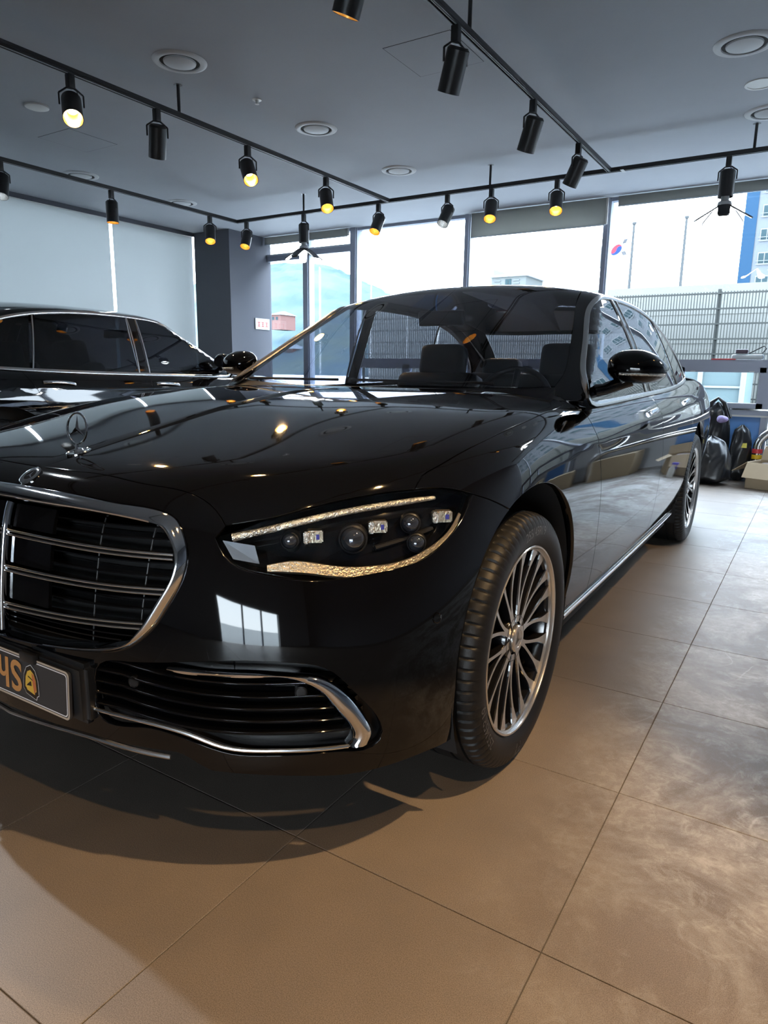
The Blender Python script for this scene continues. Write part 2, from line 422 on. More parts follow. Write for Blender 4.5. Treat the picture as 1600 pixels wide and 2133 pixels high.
G_OUT = [(0, -.819, .810), (.12, -.818, .808), (.229, -.814, .805), (.334, -.803, .799), (.428, -.780, .791), (.464, -.773, .776), (.482, -.775, .753), (.495, -.778, .726), (.501, -.782, .702), (.501, -.788, .680), (.496, -.797, .652), (.484, -.809, .621), (.471, -.819, .595), (.453, -.832, .562), (.432, -.842, .537), (.408, -.852, .516), (.378, -.861, .500), (.342, -.870, .491), (.225, -.886, .477), (.134, -.891, .469), (0, -.895, .463)]
G_IN = [(0, -.841, .776), (.121, -.839, .775), (.276, -.827, .774), (.359, -.813, .769), (.427, -.795, .761), (.442, -.791, .757), (.455, -.789, .745), (.467, -.789, .728), (.477, -.791, .706), (.479, -.796, .681), (.475, -.804, .656), (.464, -.815, .629), (.450, -.825, .602), (.436, -.835, .574), (.417, -.845, .545), (.395, -.854, .522), (.367, -.862, .511), (.310, -.874, .499), (.225, -.886, .488), (.134, -.893, .479), (0, -.898, .473)]
I_IN = [(.488, -.833, .474), (.507, -.827, .470), (.569, -.803, .469), (.645, -.766, .470), (.699, -.730, .471), (.734, -.705, .457), (.763, -.683, .433), (.787, -.665, .395), (.806, -.647, .361), (.814, -.639, .327), (.806, -.648, .310)]
I_OUT = [(.484, -.833, .480), (.520, -.82, .481), (.568, -.802, .481), (.647, -.762, .482), (.716, -.716, .477), (.756, -.685, .468), (.784, -.661, .446), (.812, -.637, .407), (.831, -.617, .363), (.838, -.609, .332), (.832, -.615, .311)]
I_BOT = [(.806, -.648, .310), (.744, -.708, .310), (.682, -.755, .311), (.610, -.795, .313), (.582, -.809, .319), (.551, -.821, .329), (.508, -.837, .340), (.441, -.858, .348), (.367, -.876, .352), (.301, -.888, .353)]
I_HOLE = [(.40, -.86, .476), (.49, -.833, .487), (.625, -.771, .502), (.707, -.719, .499), (.771, -.668, .480), (.810, -.635, .430), (.834, -.611, .391), (.851, -.591, .348), (.853, -.588, .323), (.843, -.600, .303), (.80, -.65, .299), (.744, -.708, .300), (.682, -.755, .300), (.610, -.795, .302), (.551, -.821, .317), (.508, -.837, .328), (.441, -.858, .337), (.315, -.886, .342), (.305, -.885, .40), (.312, -.88, .45)]
L_LIP = [(0, -.905, .268), (.141, -.902, .276), (.286, -.890, .283), (.406, -.867, .279), (.483, -.845, .277)]
L_DOORF = [(.907, .797, .285), (.926, .757, .349), (.948, .712, .489), (.959, .685, .634), (.956, .655, .789), (.935, .640, .887), (.906, .645, .934), (.88, .659, .957)]
W_EDGE = [(.753, .737, 1.036), (.756, .817, 1.077), (.743, .900, 1.123), (.709, 1.033, 1.201), (.672, 1.184, 1.289), (.625, 1.365, 1.389), (.605, 1.484, 1.440)]
DLO_TOP = [(.747, 1.000), (.823, 1.061), (.984, 1.159), (1.181, 1.276), (1.357, 1.372), (1.446, 1.406), (1.60, 1.425), (1.9, 1.435), (2.2, 1.432), (2.5, 1.412), (2.8, 1.366), (3.05, 1.292), (3.25, 1.202), (3.38, 1.110), (3.425, 1.055)]

# belt line: where the shoulder meets the side glass
_ys = np.linspace(.70, 3.9, 41); _zs = np.linspace(.93, 1.12, 60)
_yy, _zz = np.meshgrid(_ys, _zs, indexing='ij')
_a = onx(F_low, np.c_[_yy.ravel(), _zz.ravel()])[:, 0].reshape(_yy.shape); _b = onx(F_green, np.c_[_yy.ravel(), _zz.ravel()])[:, 0].reshape(_yy.shape)
_zb = []
for i in range(len(_ys)):
    d = np.nan_to_num(_a[i], nan=-1)-np.nan_to_num(_b[i], nan=9); k = np.where(d < 0)[0]; _zb.append(_zs[k[0]] if len(k) and k[0] > 0 else .99)
_pf = np.polyfit(_ys, _zb, 3)
def zbelt(y): return np.polyval(_pf, y)
# ---------------------------------------------------------------- the car: painted panels and glass
car = empty('sedan', (0, 0, 0))
def belt(y0, y1, n=14, dz=-.003): y = np.linspace(y0, y1, n); return onx(F_low, np.c_[y, zbelt(y)+dz])
cat_ = lambda *s: np.concatenate([np.asarray(q, float) for q in s])
# bonnet
rear = onz(F_low, [(.832, .590), (.80, .625), (.74, .645), (.6, .625), (.4, .59), (.2, .568), (0, .56)])
D = panel_data(F_low, cat_(spl(L_HOODF), spl(L_HLTOP), spl(L_HOODS), spl(rear)), (.28, -.5, .82), sp=.026, centre=True)
hood = panel('hood', both(D), M['paint'], car)
# front bumper with the openings for grille and air intakes
archF = onx(F_low, arch(115, 180)[0:]); low = onx(F_low, [(-.392, .33), (-.385, .27), (-.370, .232)])
out_ = cat_(spl(L_HOODF), [(.545, -.748, .744)], spl(L_HLLOW), spl(L_SEAM), archF, low, spl(L_BOT), spl(L_BOT2), spl([(.485, -.845, .290), (.3, -.885, .285), (0, -.900, .282)]),
            spl([(0, -.900, .282), (0, -.896, .40), (0, -.895, .463)]), spl(G_OUT[::-1]), spl([(0, -.819, .81), (0, -.766, .845)]))
D = panel_data(F_low, out_, (.60, -.79, .06), holes=[spl(I_HOLE+I_HOLE[:1], .02)[:-1]], sp=.02, centre=True, flange=.02)
bumper = panel('front_bumper', both(D), M['paint'], car)
# wings
sill_f = onx(F_low, [(.462, .33), (.475, .285), (.63, .283), (.797, .285)])
top_f = cat_(onx(F_low, [(.705, .972)]), onz(F_low, [(.872, .74), (.83, .735), (.79, .69), (.80, .64), (.832, .590)]))
D = panel_data(F_low, cat_(spl(L_HLTIP), spl(L_SEAM), onx(F_low, arch(115, 0)), sill_f, spl(L_DOORF), top_f, spl(L_HOODS[::-1])), (.84, -.08, .54), sp=.024, gap=.0026, flange=.02)
fenders = pair('front_fender', D, M['paint'], car)
# doors
seamB = onx(F_low, [(1.80, .985), (1.80, .85), (1.80, .70), (1.806, .5), (1.815, .285)])
D = panel_data(F_low, cat_(spl(L_DOORF), belt(.70, 1.80), spl(seamB), spl(onx(F_low, [(1.815, .285), (1.3, .284), (.797, .285)]))), (.92, 0, .40), sp=.03, gap=.0026)
doors_f = pair('front_door', D, M['paint'], car)
seamC = onx(F_low, [(2.87, .99), (2.845, .92), (2.79, .82), (2.725, .72), (2.665, .58), (2.645, .45), (2.65, .37), (2.665, .285)])
D = panel_data(F_low, cat_(spl(seamB[::-1]), belt(1.80, 2.87), spl(seamC), spl(onx(F_low, [(2.665, .285), (2.2, .285), (1.815, .285)]))), (.92, 0, .40), sp=.03, gap=.0026)
doors_r = pair('rear_door', D, M['paint'], car)
# rear quarter, bumper, boot lid
qt = cat_(belt(2.87, 3.5, 8), onz(F_low, [(.80, 3.75), (.79, 3.95), (.785, 4.12)]))
tail_e = march(F_low, [(.83, 4.0, .95), (.85, 4.0, .84), (.86, 4.0, .72)], (.5, .85, 0), 1.2)
bs = cat_(march(F_low, [(.9, 4.0, .72)], (.8, .6, 0), 1.2), onx(F_low, [(3.85, .70), (3.6, .665)]))
D = panel_data(F_low, cat_(qt, tail_e, bs, onx(F_low, arch(44, 180, 3.106)), onx(F_low, [(2.675, .33), (2.668, .286)]), spl(seamC[::-1])), (.86, .25, .44), sp=.034, flange=.02)
quarters = pair('rear_quarter', D, M['paint'], car)
bl = march(F_low, [(.86, 4.0, .72), (.6, 4.1, .72), (.3, 4.2, .72), (0, 4.2, .72)], (.45, .89, 0), 1.4); bl[-1, 0] = 0
bb = march(F_low, [(0, 4.2, .26), (.4, 4.1, .26), (.7, 4.0, .25)], (.45, .89, 0), 1.4); bb[0, 0] = 0
D = panel_data(F_low, cat_(bs[::-1], [bl[0]], bl[1:], bb, onx(F_low, [(3.8, .25), (3.56, .26), (3.53, .33)]), onx(F_low, arch(0, 44, 3.106))), (.55, .83, 0), sp=.04, centre=True)
panel('rear_bumper', both(D), M['paint'], car)
bt = onz(F_low, [(0, 3.90), (.3, 3.88), (.6, 3.80), (.74, 3.86), (.775, 4.12)]); bt[0, 0] = 0
tl = march(F_low, [(.81, 4.0, .95), (.83, 4.0, .84), (.84, 4.0, .725)], (.5, .85, 0), 1.2)
D = panel_data(F_low, cat_(bt, tl, bl[1:]+[0, 0, .004]), (.2, .62, .76), sp=.04, centre=True)
boot = panel('boot_lid', both(D), M['paint'], car)
tlo = march(F_low, [(.84, 4.0, .90), (.5, 4.1, .91), (.38, 4.1, .88), (.5, 4.1, .83), (.84, 4.0, .80)], (.45, .89, 0), 1.2)
D = panel_data(F_low, tlo, (.45, .89, 0), sp=.04, off=.004)
M['tail'] = mat('tail_light_red', (.25, .008, .008), .08, 0, .5, 1.0)
pair('tail_light', D, M['tail'], car)
# rocker sills with bright strip
ro = cat_(onx(F_low, [(y, .279) for y in np.linspace(.50, 2.66, 24)]), onx(F_low, [(y, .185) for y in np.linspace(2.68, .52, 24)]))
D = panel_data(F_low, ro, (.9, 0, .1), sp=.03)
sills = pair('door_sill', D, M['plastic'], car)
for s in (None, 'flip'):
    pth = onx(F_low, [(y, .246+.012*(y-.5)/2.1) for y in np.linspace(.54, 2.64, 50)])
    sweepobj('sill_trim', pth, F_low, [(-.017, 0), (-.012, .013), (.004, .016), (.016, .010), (.017, -.004)], M['chrome'], car, mir=s, smooth=60)
# windscreen
wb = np.array([(.753, .737, 1.036), (.70, .705, 1.033), (.55, .645, 1.028), (.35, .59, 1.025), (.15, .562, 1.025), (0, .557, 1.025)])
wh = np.array([(0, 1.44, 1.49), (.2, 1.45, 1.485), (.4, 1.468, 1.468), (.52, 1.48, 1.455), (.605, 1.484, 1.440)])
D = panel_data(F_green, cat_(spl(wb[::-1]), spl(W_EDGE), spl(wh[::-1])), (0, -.5, .866), sp=.04, centre=True, flange=.006)
windscreen = panel('windscreen', both(D), M['glasscar'], car)
# roof, side frames, rear window
re_ = onz(F_green, [(.605, 1.484), (.618, 1.75), (.622, 2.1), (.61, 2.5), (.57, 2.9), (.53, 3.06)])
rh = onz(F_green, [(.53, 3.06), (.3, 3.13), (0, 3.15)]); rh[-1, 0] = 0
D = panel_data(F_green, cat_(spl(wh), spl(re_), spl(rh)), (0, -.1, 1), sp=.05, centre=True)
panel('roof', both(D), M['paint'], car)
rw = march(F_green, [(.53, 3.06, 1.3), (.60, 3.4, 1.2), (.67, 3.75, 1.05)], (.1, .5, .86), 1.0)
rwb = march(F_green, [(.67, 3.75, 1.05), (.35, 3.87, 1.05), (0, 3.9, 1.05)], (.1, .5, .86), 1.0); rwb[-1, 0] = 0
D = panel_data(F_green, cat_(spl(rh[::-1]), spl(rw), spl(rwb)), (0, .5, .866), sp=.05, centre=True, flange=.006)
panel('rear_window', both(D), M['glassdark'], car)
dlo = onx(F_green, DLO_TOP)
yb = np.linspace(3.40, .76, 40); dlob = onx(F_green, np.c_[yb, zbelt(yb)+.012])
dlo_s = spl(dlo, .03)
cp = onx(F_green, [(3.44, 1.05), (3.6, 1.035), (3.74, 1.03)])
D = panel_data(F_green, cat_(spl(W_EDGE), spl(re_), spl(rw), cp[::-1], dlo_s[::-1], [(.868, .715, .985), (.82, .675, .99), (.765, .69, 1.005)]), (.80, -.14, .58), sp=.028, flange=.012)
pair('side_frame', D, M['paint'], car)
# side windows
def zlow(y): return zbelt(y)+.012
def window(y0t, y0b, y1t, y1b):
    top = [q for q in dlo_s if y0t < q[1] < y1t]; yy = np.linspace(y1b, y0b, 24)
    return cat_(np.array(top), onx(F_green, np.c_[yy, zlow(yy)]))
topz = cub([q[0] for q in DLO_TOP], [q[1] for q in DLO_TOP])
def on_top(y): return onx(F_green, [(y, float(topz(y))-.001)])
def wpanel(y0, y0b, y1, y1b):
    t = np.linspace(y0, y1, 40); top = onx(F_green, np.c_[t, topz(t)-.002]); b = np.linspace(y1b, y0b, 30)
    return panel_data(F_green, cat_(top, onx(F_green, np.c_[b, zlow(b)])), (.92, 0, .39), sp=.04, flange=.004, gap=.003)
for parts, args in ((doors_f, (.80, .80, 1.70, 1.76)), (doors_r, (1.80, 1.87, 2.62, 2.76)), (quarters, (2.66, 2.80, 3.40, 3.41))):
    D = wpanel(*args)
    for p_, dd in zip(parts, (D, mirror(D))): panel('side_window', dd, M['glassdark'], p_)
bt_, bb_ = np.linspace(1.705, 1.795, 6), np.linspace(1.865, 1.765, 6)
D = panel_data(F_green, cat_(onx(F_green, np.c_[bt_, topz(bt_)-.002]), onx(F_green, np.c_[bb_, zlow(bb_)])), (.92, 0, .39), sp=.03, flange=.004, gap=.001, off=.002)
pair('pillar_cover', D, M['gloss'], car)
# bright trim round the side glass and its dividing bars
ring = cat_(dlo_s, onx(F_green, np.c_[yb, zbelt(yb)+.006]))
ring = clean(ring); rs = ring.copy()
for _ in range(2): rs = (np.roll(rs, 1, 0)+2*rs+np.roll(rs, -1, 0))/4
rs = march(F_green, rs, (.9, 0, .43), 1.0)
for s in (None, 'flip'):
    sweepobj('window_trim', rs, F_green, [(-.012, -.002), (-.009, .007), (.006, .009), (.012, .004), (.012, -.002)], M['satin'], car, closed=True, mir=s, smooth=50)
    for y0, y1 in ((1.705, 1.762), (1.795, 1.868), (2.64, 2.78)):
        tt = np.linspace(0, 1, 12); bar = onx(F_green, np.c_[y0+(y1-y0)*tt, (topz(y0)-.004)*(1-tt)+(zlow(y1))*tt])
        sweepobj('window_bar', bar, F_green, [(-.007, 0), (-.005, .006), (.005, .006), (.007, 0)], M['satin'], car, mir=s)
# cowl between bonnet and glass, wipers
cr = onz(F_low, [(x, y) for x, y in ((.83, .60), (.74, .652), (.6, .632), (.4, .597), (.2, .575), (0, .567))])-[0, 0, .012]
cw = np.array([(.83, .70, .985), (.753, .742, 1.03), (.55, .652, 1.022), (.35, .598, 1.019), (.15, .570, 1.019), (0, .565, 1.019)])+[0, .03, .012]
v = []; f = []
for s in (1, -1):
    b = len(v)
    for a, c in zip(cr, cw): v += [a*[s, 1, 1], c*[s, 1, 1]-[0, 0, .012]]
    f += [(b+2*i, b+2*i+1, b+2*i+3, b+2*i+2) for i in range(5)]
meshobj('cowl', v, f, M['plastic'], car)
for x0, x1 in ((.55, -.05), (-.12, -.66)):
    xs = np.linspace(x0, x1, 12); w = np.c_[xs, .615+.30*xs**2*.5, 1.043-.004*np.abs(xs)]
    tubeobj('wiper', w, .006, M['plastic'], car, 6)
# bright hood lines: door handles
for parts, (y0, y1, z0, z1) in ((doors_f, (1.50, 1.75, .905, .918)), (doors_r, (2.52, 2.77, .922, .935))):
    t = np.linspace(0, 1, 14); pth = onx(F_low, np.c_[y0+(y1-y0)*t, z0+(z1-z0)*t])
    for p_, s in zip(parts, (None, 'flip')):
        N = grad(F_low, pth); q = pth+N*.016*np.sin(np.pi*t)[:, None]**.4
        V, ff = sweep(q, N, circ(.011, 8, 1.1, .6)); V = np.array(V)*([-1, 1, 1] if s else [1, 1, 1])
        bm = bmesh.new(); vv = [bm.verts.new(tuple(c)) for c in V]
        for k in ff: bm.faces.new([vv[i] for i in k])
        bmobj('door_handle', bm, M['chrome'], p_, smooth=50)
# underbody, wheel housings
bm = bmesh.new()
prof = [(-.62, .24), (-.45, .20), (.5, .17), (2.6, .17), (3.6, .20), (4.15, .30), (4.15, .62), (3.62, .75), (2.6, .75), (2.55, .55), (.62, .55), (.55, .80), (-.45, .80), (-.74, .62), (-.74, .30)]
for poly, h in ((prof, .58),):
    a = [bm.verts.new((-h, y, z)) for y, z in poly]; b = [bm.verts.new((h, y, z)) for y, z in poly]; n = len(poly)
    bm.faces.new(a); bm.faces.new(b[::-1])
    for i in range(n): bm.faces.new((a[i], b[i], b[(i+1) % n], a[(i+1) % n]))
bmobj('underbody', bm, M['dark'], car)
for s in (-1, 1): box('floor_side', min(s*.55, s*.88), max(s*.55, s*.88), .50, 2.62, .19, .275, M['dark'], car)
for cy_ in (.03, 3.106):
    for s in (-1, 1):
        bm = bmesh.new(); A = [math.radians(a) for a in np.linspace(-25, 205, 30)]
        r1 = [bm.verts.new((s*.925, cy_+(AR+.012)*math.cos(a), .37+(AR+.012)*math.sin(a))) for a in A]
        r0 = [bm.verts.new((s*.58, cy_+(AR+.012)*math.cos(a), .37+(AR+.012)*math.sin(a))) for a in A]
        for i in range(29): bm.faces.new((r1[i], r1[i+1], r0[i+1], r0[i]))
        bm.faces.new(r0)
        bmobj('wheel_housing', bm, M['dark'], car, smooth=40)
# cabin
bm = bmesh.new(); pr = [(.70, .99), (.90, 1.01), (1.10, 1.0), (1.20, .95), (1.22, .80), (1.05, .6), (.66, .6)]
a = [bm.verts.new((-.74, y, z)) for y, z in pr]; b = [bm.verts.new((.74, y, z)) for y, z in pr]
bm.faces.new(a); bm.faces.new(b[::-1])
for i in range(7): bm.faces.new((a[i], b[i], b[(i+1) % 7], a[(i+1) % 7]))
bmobj('dashboard', bm, M['dash'], car, bev=.02)
bm = bmesh.new(); lathe(bm, [(.185+.013*math.cos(t), .013*math.sin(t)) for t in np.linspace(0, 2*math.pi, 9)[:-1]], 36, *[Vector(q) for q in ((1, 0, 0), (0, .42, .907), (0, -.907, .42))], o=Vector((.38, 1.27, .93)), close=True)
for k in (0, 120, 240):
    a = math.radians(k+90); c = Vector((math.cos(a), .42*math.sin(a), .907*math.sin(a))); tube(bm, [Vector((.38, 1.27, .93)), Vector((.38, 1.27, .93))+c*.18], .016, 6)
lathe(bm, [(0, .03), (.06, .025), (.065, 0), (0, -.02)], 16, *[Vector(q) for q in ((1, 0, 0), (0, .42, .907), (0, -.907, .42))], o=Vector((.38, 1.27, .93)))
bmobj('steering_wheel', bm, M['dash'], car, smooth=50)
def rbox(name, c, s, m, parent, tilt=0, bev=.05):
    bm = bmesh.new(); bx(bm, -s[0]/2, s[0]/2, -s[1]/2, s[1]/2, -s[2]/2, s[2]/2)
    bmesh.ops.bevel(bm, geom=bm.edges[:], offset=min(bev, min(s)*.45), segments=4, affect='EDGES', profile=.6)
    bmesh.ops.rotate(bm, verts=bm.verts[:], matrix=Matrix.Rotation(tilt, 3, 'X')); bmesh.ops.translate(bm, verts=bm.verts[:], vec=c)
    return bmobj(name, bm, m, parent, smooth=50)
for x, y in ((.38, 1.62), (-.38, 1.62), (.42, 2.66), (-.42, 2.66)):
    seat = rbox('seat', (x, y, .52), (.54, .54, .22), M['cloth'], car)
    rbox('backrest', (x, y+.36, .77), (.54, .17, .62), M['cloth'], seat, -.28, .08)
    rbox('headrest', (x, y+.47, 1.14 if y < 2 else 1.08), (.29, .14, .20), M['cloth'], seat, -.2, .065)
rbox('rear_mirror', (0, 1.30, 1.33), (.24, .03, .07), M['dash'], car, .2, .015)
box('centre_console', -.13, .13, 1.15, 2.3, .45, .72, M['dash'], car, bev=.03)
box('display', -.16, .16, 1.205, 1.225, .76, .98, M['gloss'], car, bev=.006)
box('cabin_floor', -.80, .80, .68, 3.3, .40, .44, M['dark'], car)
box('parcel_shelf', -.70, .70, 3.1, 3.75, .96, 1.0, M['dash'], car)
for s in (-1, 1): box('door_card', min(s*.84, s*.80), max(s*.84, s*.80), .80, 3.1, .40, .985, M['dash'], car)
# ---------------------------------------------------------------- the car: grille, intakes, lamps, wheels, badges
def strip(A, B, F, hs, n=140):
    """bright moulding between two lines on the body; hs = (share across, height) pairs"""
    a, b = spl(A, n=n), spl(B, n=n); N = grad(F, (a+b)/2); V = []; k = len(hs)
    for i in range(n):
        for t, h in hs: V.append(a[i]*(1-t)+b[i]*t+N[i]*h)
    f = [(i*k+q, i*k+q+1, (i+1)*k+q+1, (i+1)*k+q) for i in range(n-1) for q in range(k-1)]
    return np.array(V), f
def stripobj(name, V, f, m, parent, mode='both', smooth=60):
    if mode == 'both':
        k = len(V); W = V*[-1, 1, 1]; f = f+[tuple(i+k for i in t[::-1]) for t in f]; V = np.r_[V, W]
    elif mode == 'flip': V = V*[-1, 1, 1]
    bm = bmesh.new(); vs = [bm.verts.new(tuple(v)) for v in V]
    for q in f: bm.faces.new([vs[i] for i in q])
    bmesh.ops.remove_doubles(bm, verts=bm.verts[:], dist=1e-5)
    return bmobj(name, bm, m, parent, smooth=smooth)
V, f = strip(G_OUT, G_IN, F_low, [(-.03, -.02), (0, .001), (.10, .006), (.30, .012), (.52, .0165), (.72, .019), (.88, .018), (.97, .010), (1.0, -.03)])
grille = stripobj('grille_frame', V, f, M['chrome'], car)
# recess behind the grille
rz = np.linspace(.47, .79, 12); rx = np.linspace(-.47, .47, 25)
g = ony(lambda x, y, z: F_low(x, y, z)+.05, [(x, z) for z in rz for x in rx])
meshobj('grille_recess', g, [(i*25+j, i*25+j+1, (i+1)*25+j+1, (i+1)*25+j) for i in range(11) for j in range(24)], M['dark'], grille)
gin = spl(G_IN, n=200)
def xin(z): k = np.where((gin[:, 2] > .3))[0]; q = gin[np.argsort(np.abs(gin[k, 2]-z))[:6]]; return float(q[:, 0].max())
def louvre(z0, z1, dz):
    bm = bmesh.new(); xe = xin((z0+z1)/2)-.004; n = 41
    for za, r in ((z0, .0030), (z0-dz, .0026)):
        xs = np.linspace(-xe, xe, n); zz = za+(z1-z0)*(np.abs(xs)/xe)**1.3
        p_ = ony(lambda x, y, z: F_low(x, y, z)-.004, np.c_[xs, zz]); tube(bm, p_, r, 8)
    return bm
for z0, z1, dz in ((.711, .708, .0095), (.629, .638, .0105), (.543, .564, .011)):
    lv = bmobj('louver', louvre(z0, z1, dz), M['bright'], grille, smooth=50)
    xe = xin((z0+z1)/2)-.004; xs = np.linspace(-xe, xe, 41); v = []
    for du, off in ((0, -.004), (0, .02), (1, .02), (1, -.004)):
        zz = z0-du*dz+(z1-z0)*(np.abs(xs)/xe)**1.3; v.append(ony(lambda x, y, z, o=off: F_low(x, y, z)+o, np.c_[xs, zz]))
    v = np.array(v).transpose(1, 0, 2).reshape(-1, 3)
    meshobj('louver_web', v, [(i*4+q, i*4+(q+1) % 4, (i+1)*4+(q+1) % 4, (i+1)*4+q) for i in range(40) for q in range(4)], M['gloss'], grille)
for z in (.754, .731, .683, .656, .602, .580, .521, .509, .497):
    xe = xin(z)-.006; xs = np.linspace(-xe, xe, 31); v = []
    for dz, off in ((.0014, .006), (.0014, .04), (-.0014, .04), (-.0014, .006)):
        zz = z+dz+(.004 if z > .65 else .012)*(xs/.45)**2; v.append(ony(lambda x, y, z, o=off: F_low(x, y, z)+o, np.c_[xs, zz]))
    v = np.array(v).transpose(1, 0, 2).reshape(-1, 3)
    meshobj('slat', v, [(i*4+q, i*4+(q+1) % 4, (i+1)*4+(q+1) % 4, (i+1)*4+q) for i in range(30) for q in range(4)], M['gloss'], grille)
for x in (.287, .41, -.287, -.41):
    zz = np.linspace(.50 if abs(x) < .3 else .555, .765, 24); p_ = ony(lambda x, y, z: F_low(x, y, z)+.012, np.c_[x*(1+.12*(zz-.65)), zz])
    tubeobj('grille_rib', p_, .0022, M['plastic'], grille, 6)
zz = np.linspace(.478, .774, 40); cb = ony(lambda x, y, z: F_low(x, y, z)-.006, np.c_[np.zeros(40), zz])
sweepobj('centre_bar', cb, F_low, [(-.0055, -.012), (-.0055, .002), (-.003, .006), (.003, .006), (.0055, .002), (.0055, -.012)], M['chrome'], grille, N=grad(F_low, cb), smooth=60)
for s in (1, -1):
    for z0, z1 in ((.719, .770), (.637, .700), (.553, .617)):
        xs, zs = np.linspace(.014, .155, 6), np.linspace(z0, z1, 5)
        g = ony(lambda x, y, z: F_low(x, y, z)+.002, [(s*x, z) for z in zs for x in xs])
        fa = [(i*6+j, i*6+j+1, (i+1)*6+j+1, (i+1)*6+j) for i in range(4) for j in range(5)]
        n_ = grad(F_low, g); bm = bmesh.new(); vs = [bm.verts.new(tuple(q)) for q in g]; fs = [bm.faces.new([vs[i] for i in t]) for t in fa]
        bmesh.ops.recalc_face_normals(bm, faces=bm.faces); bmesh.ops.solidify(bm, geom=bm.faces[:], thickness=.008)
        bmobj('sensor_cover', bm, M['gloss'], grille, smooth=40)
# side air intakes
hole = spl(I_HOLE+I_HOLE[:1], .02)
for s in ('keep', 'flip'):
    fl = np.array([-1, 1, 1]) if s == 'flip' else np.array([1, 1, 1])
    D = panel_data(lambda x, y, z: F_low(x, y, z)+.045, hole[:-1], (.55, -.83, 0), sp=.03, gap=-.012)
    intake = panel('air_intake', mirror(D) if s == 'flip' else D, M['plastic'], car)
    V, f = strip(I_OUT, I_IN, F_low, [(-.08, -.012), (0, .003), (.3, .009), (.75, .007), (1.0, -.006), (1.02, -.03)], 80)
    stripobj('chrome_blade', V, f, M['chrome'], intake, s)
    for (xa, xb, za, zb) in ((.288, .775, .446, .455), (.288, .785, .420, .425), (.288, .795, .395, .398), (.288, .803, .369, .372), (.30, .807, .344, .347)):
        xs = np.linspace(xa, xb, 26); zz = np.linspace(za, zb, 26)-.022*np.clip((.62-xs)/.25, 0, 1)**2*-1
        v = []
        for dz, off in ((.0, .0008), (.0024, .0024), (.0034, .007), (.007, .042), (-.007, .042), (-.0034, .007), (-.0024, .0024)):
            v.append(ony(lambda x, y, z, o=off: F_low(x, y, z)+o, np.c_[xs, zz+dz]))
        v = np.array(v).transpose(1, 0, 2).reshape(-1, 3)*fl
        bm = bmesh.new(); vs = [bm.verts.new(tuple(q)) for q in v]
        for i in range(25):
            for q in range(7): bm.faces.new([vs[k] for k in (i*7+q, i*7+(q+1) % 7, (i+1)*7+(q+1) % 7, (i+1)*7+q)])
        bmobj('slat', bm, M['gloss'], intake, smooth=50)
    pb = march(F_low, spl(I_BOT, .02), (.5, -.86, 0), .5)
    sweepobj('chrome_line', pb, F_low, circ(.0042, 8), M['bright'], intake, mir=None if s == 'keep' else 'flip')
    for x, z in ((.397, .431), (.728, .434)):
        c = ony(F_low, [(x, z)])[0]; n_ = grad(F_low, c[None])[0]; a, b, d = frame_of(n_*fl); bm = bmesh.new()
        lathe(bm, [(.013, -.03), (.013, .002), (.011, .004), (.010, .002), (0, .0025)], 20, a, b, d, Vector(c*fl)-d*.006)
        bmobj('parking_sensor', bm, M['plastic'], intake, smooth=40)
for s in (1, -1):
    c = march(F_low, [(.903, -.448, .553)], (.8, -.6, 0), .5)[0]; n_ = grad(F_low, c[None])[0]*[s, 1, 1]; a, b, d = frame_of(n_); bm = bmesh.new()
    lathe(bm, [(.0125, -.004), (.0125, .0012), (.0105, .002), (.0095, .0008), (0, .001)], 20, a, b, d, Vector(c*[s, 1, 1]))
    bmobj('parking_sensor', bm, M['paint'], bumper, smooth=40)
lp = spl(L_LIP, .02); lp = np.r_[lp[::-1]*[-1, 1, 1], lp[1:]]
lpF = march(F_low, lp, (0, -1, 0), .6)
sweepobj('lip_trim', lpF, F_low, circ(.0055, 8, 1, 1), M['bright'], bumper)
# black lower centre panel and plate
bm = bmesh.new(); bx(bm, -.298, .298, -.902, -.86, .318, .458); bmesh.ops.bevel(bm, geom=bm.edges[:], offset=.012, segments=3, affect='EDGES')
holder = bmobj('plate_holder', bm, M['plastic'], car, smooth=50)
box('plate_clip', .09, .145, -.918, -.905, .43, .452, M['plastic'], holder, bev=.003)
def rrect(w, h, r, n=6):
    out = []
    for cx, cy_, a0 in ((w-r, h-r, 0), (-w+r, h-r, 90), (-w+r, -h+r, 180), (w-r, -h+r, 270)):
        for k in range(n+1): a = math.radians(a0+90*k/n); out.append((cx+r*math.cos(a), cy_+r*math.sin(a)))
    return out
M['plate'] = mat('plate_dark_grey', (.035, .033, .034), .5); M['pborder'] = mat('plate_beige_edge', (.52, .42, .32), .4, .2); M['pwhite'] = mat('plate_white_line', (.75, .70, .68), .5)
M['letter'] = mat('plate_copper_letter', (.55, .25, .08), .4, .1); M['crest'] = mat('crest_gold', (.75, .45, .06), .35, .2)
pz = .383; py = -.906; tilt = Matrix.Rotation(math.radians(-2.5), 4, 'X')
def flat(name, poly, y0, y1, m, parent, cx=0, cz=0):
    bm = bmesh.new(); prism(bm, poly, -y1, -y0)   # drawn in x/z, thickness along -y
    for v in bm.verts: v.co = Vector((v.co.x+cx, -v.co.z*1.0, v.co.y+cz))
    return bmobj(name, bm, m, parent)
def ringpoly(name, w, h, t, y, m, parent, r=.012):
    a, b = rrect(w, h, r), rrect(w-t, h-t, r-t*.5); n = len(a)
    v = [(p[0], y, p[1]) for p in a]+[(p[0], y, p[1]) for p in b]
    return meshobj(name, v, [(i, (i+1) % n, n+(i+1) % n, n+i) for i in range(n)], m, parent)
plate = flat('licence_plate', rrect(.26, .0555, .012), -.006, 0, M['plate'], car); plate.location = (0, py, pz); plate.rotation_euler = (math.radians(-3), 0, 0)
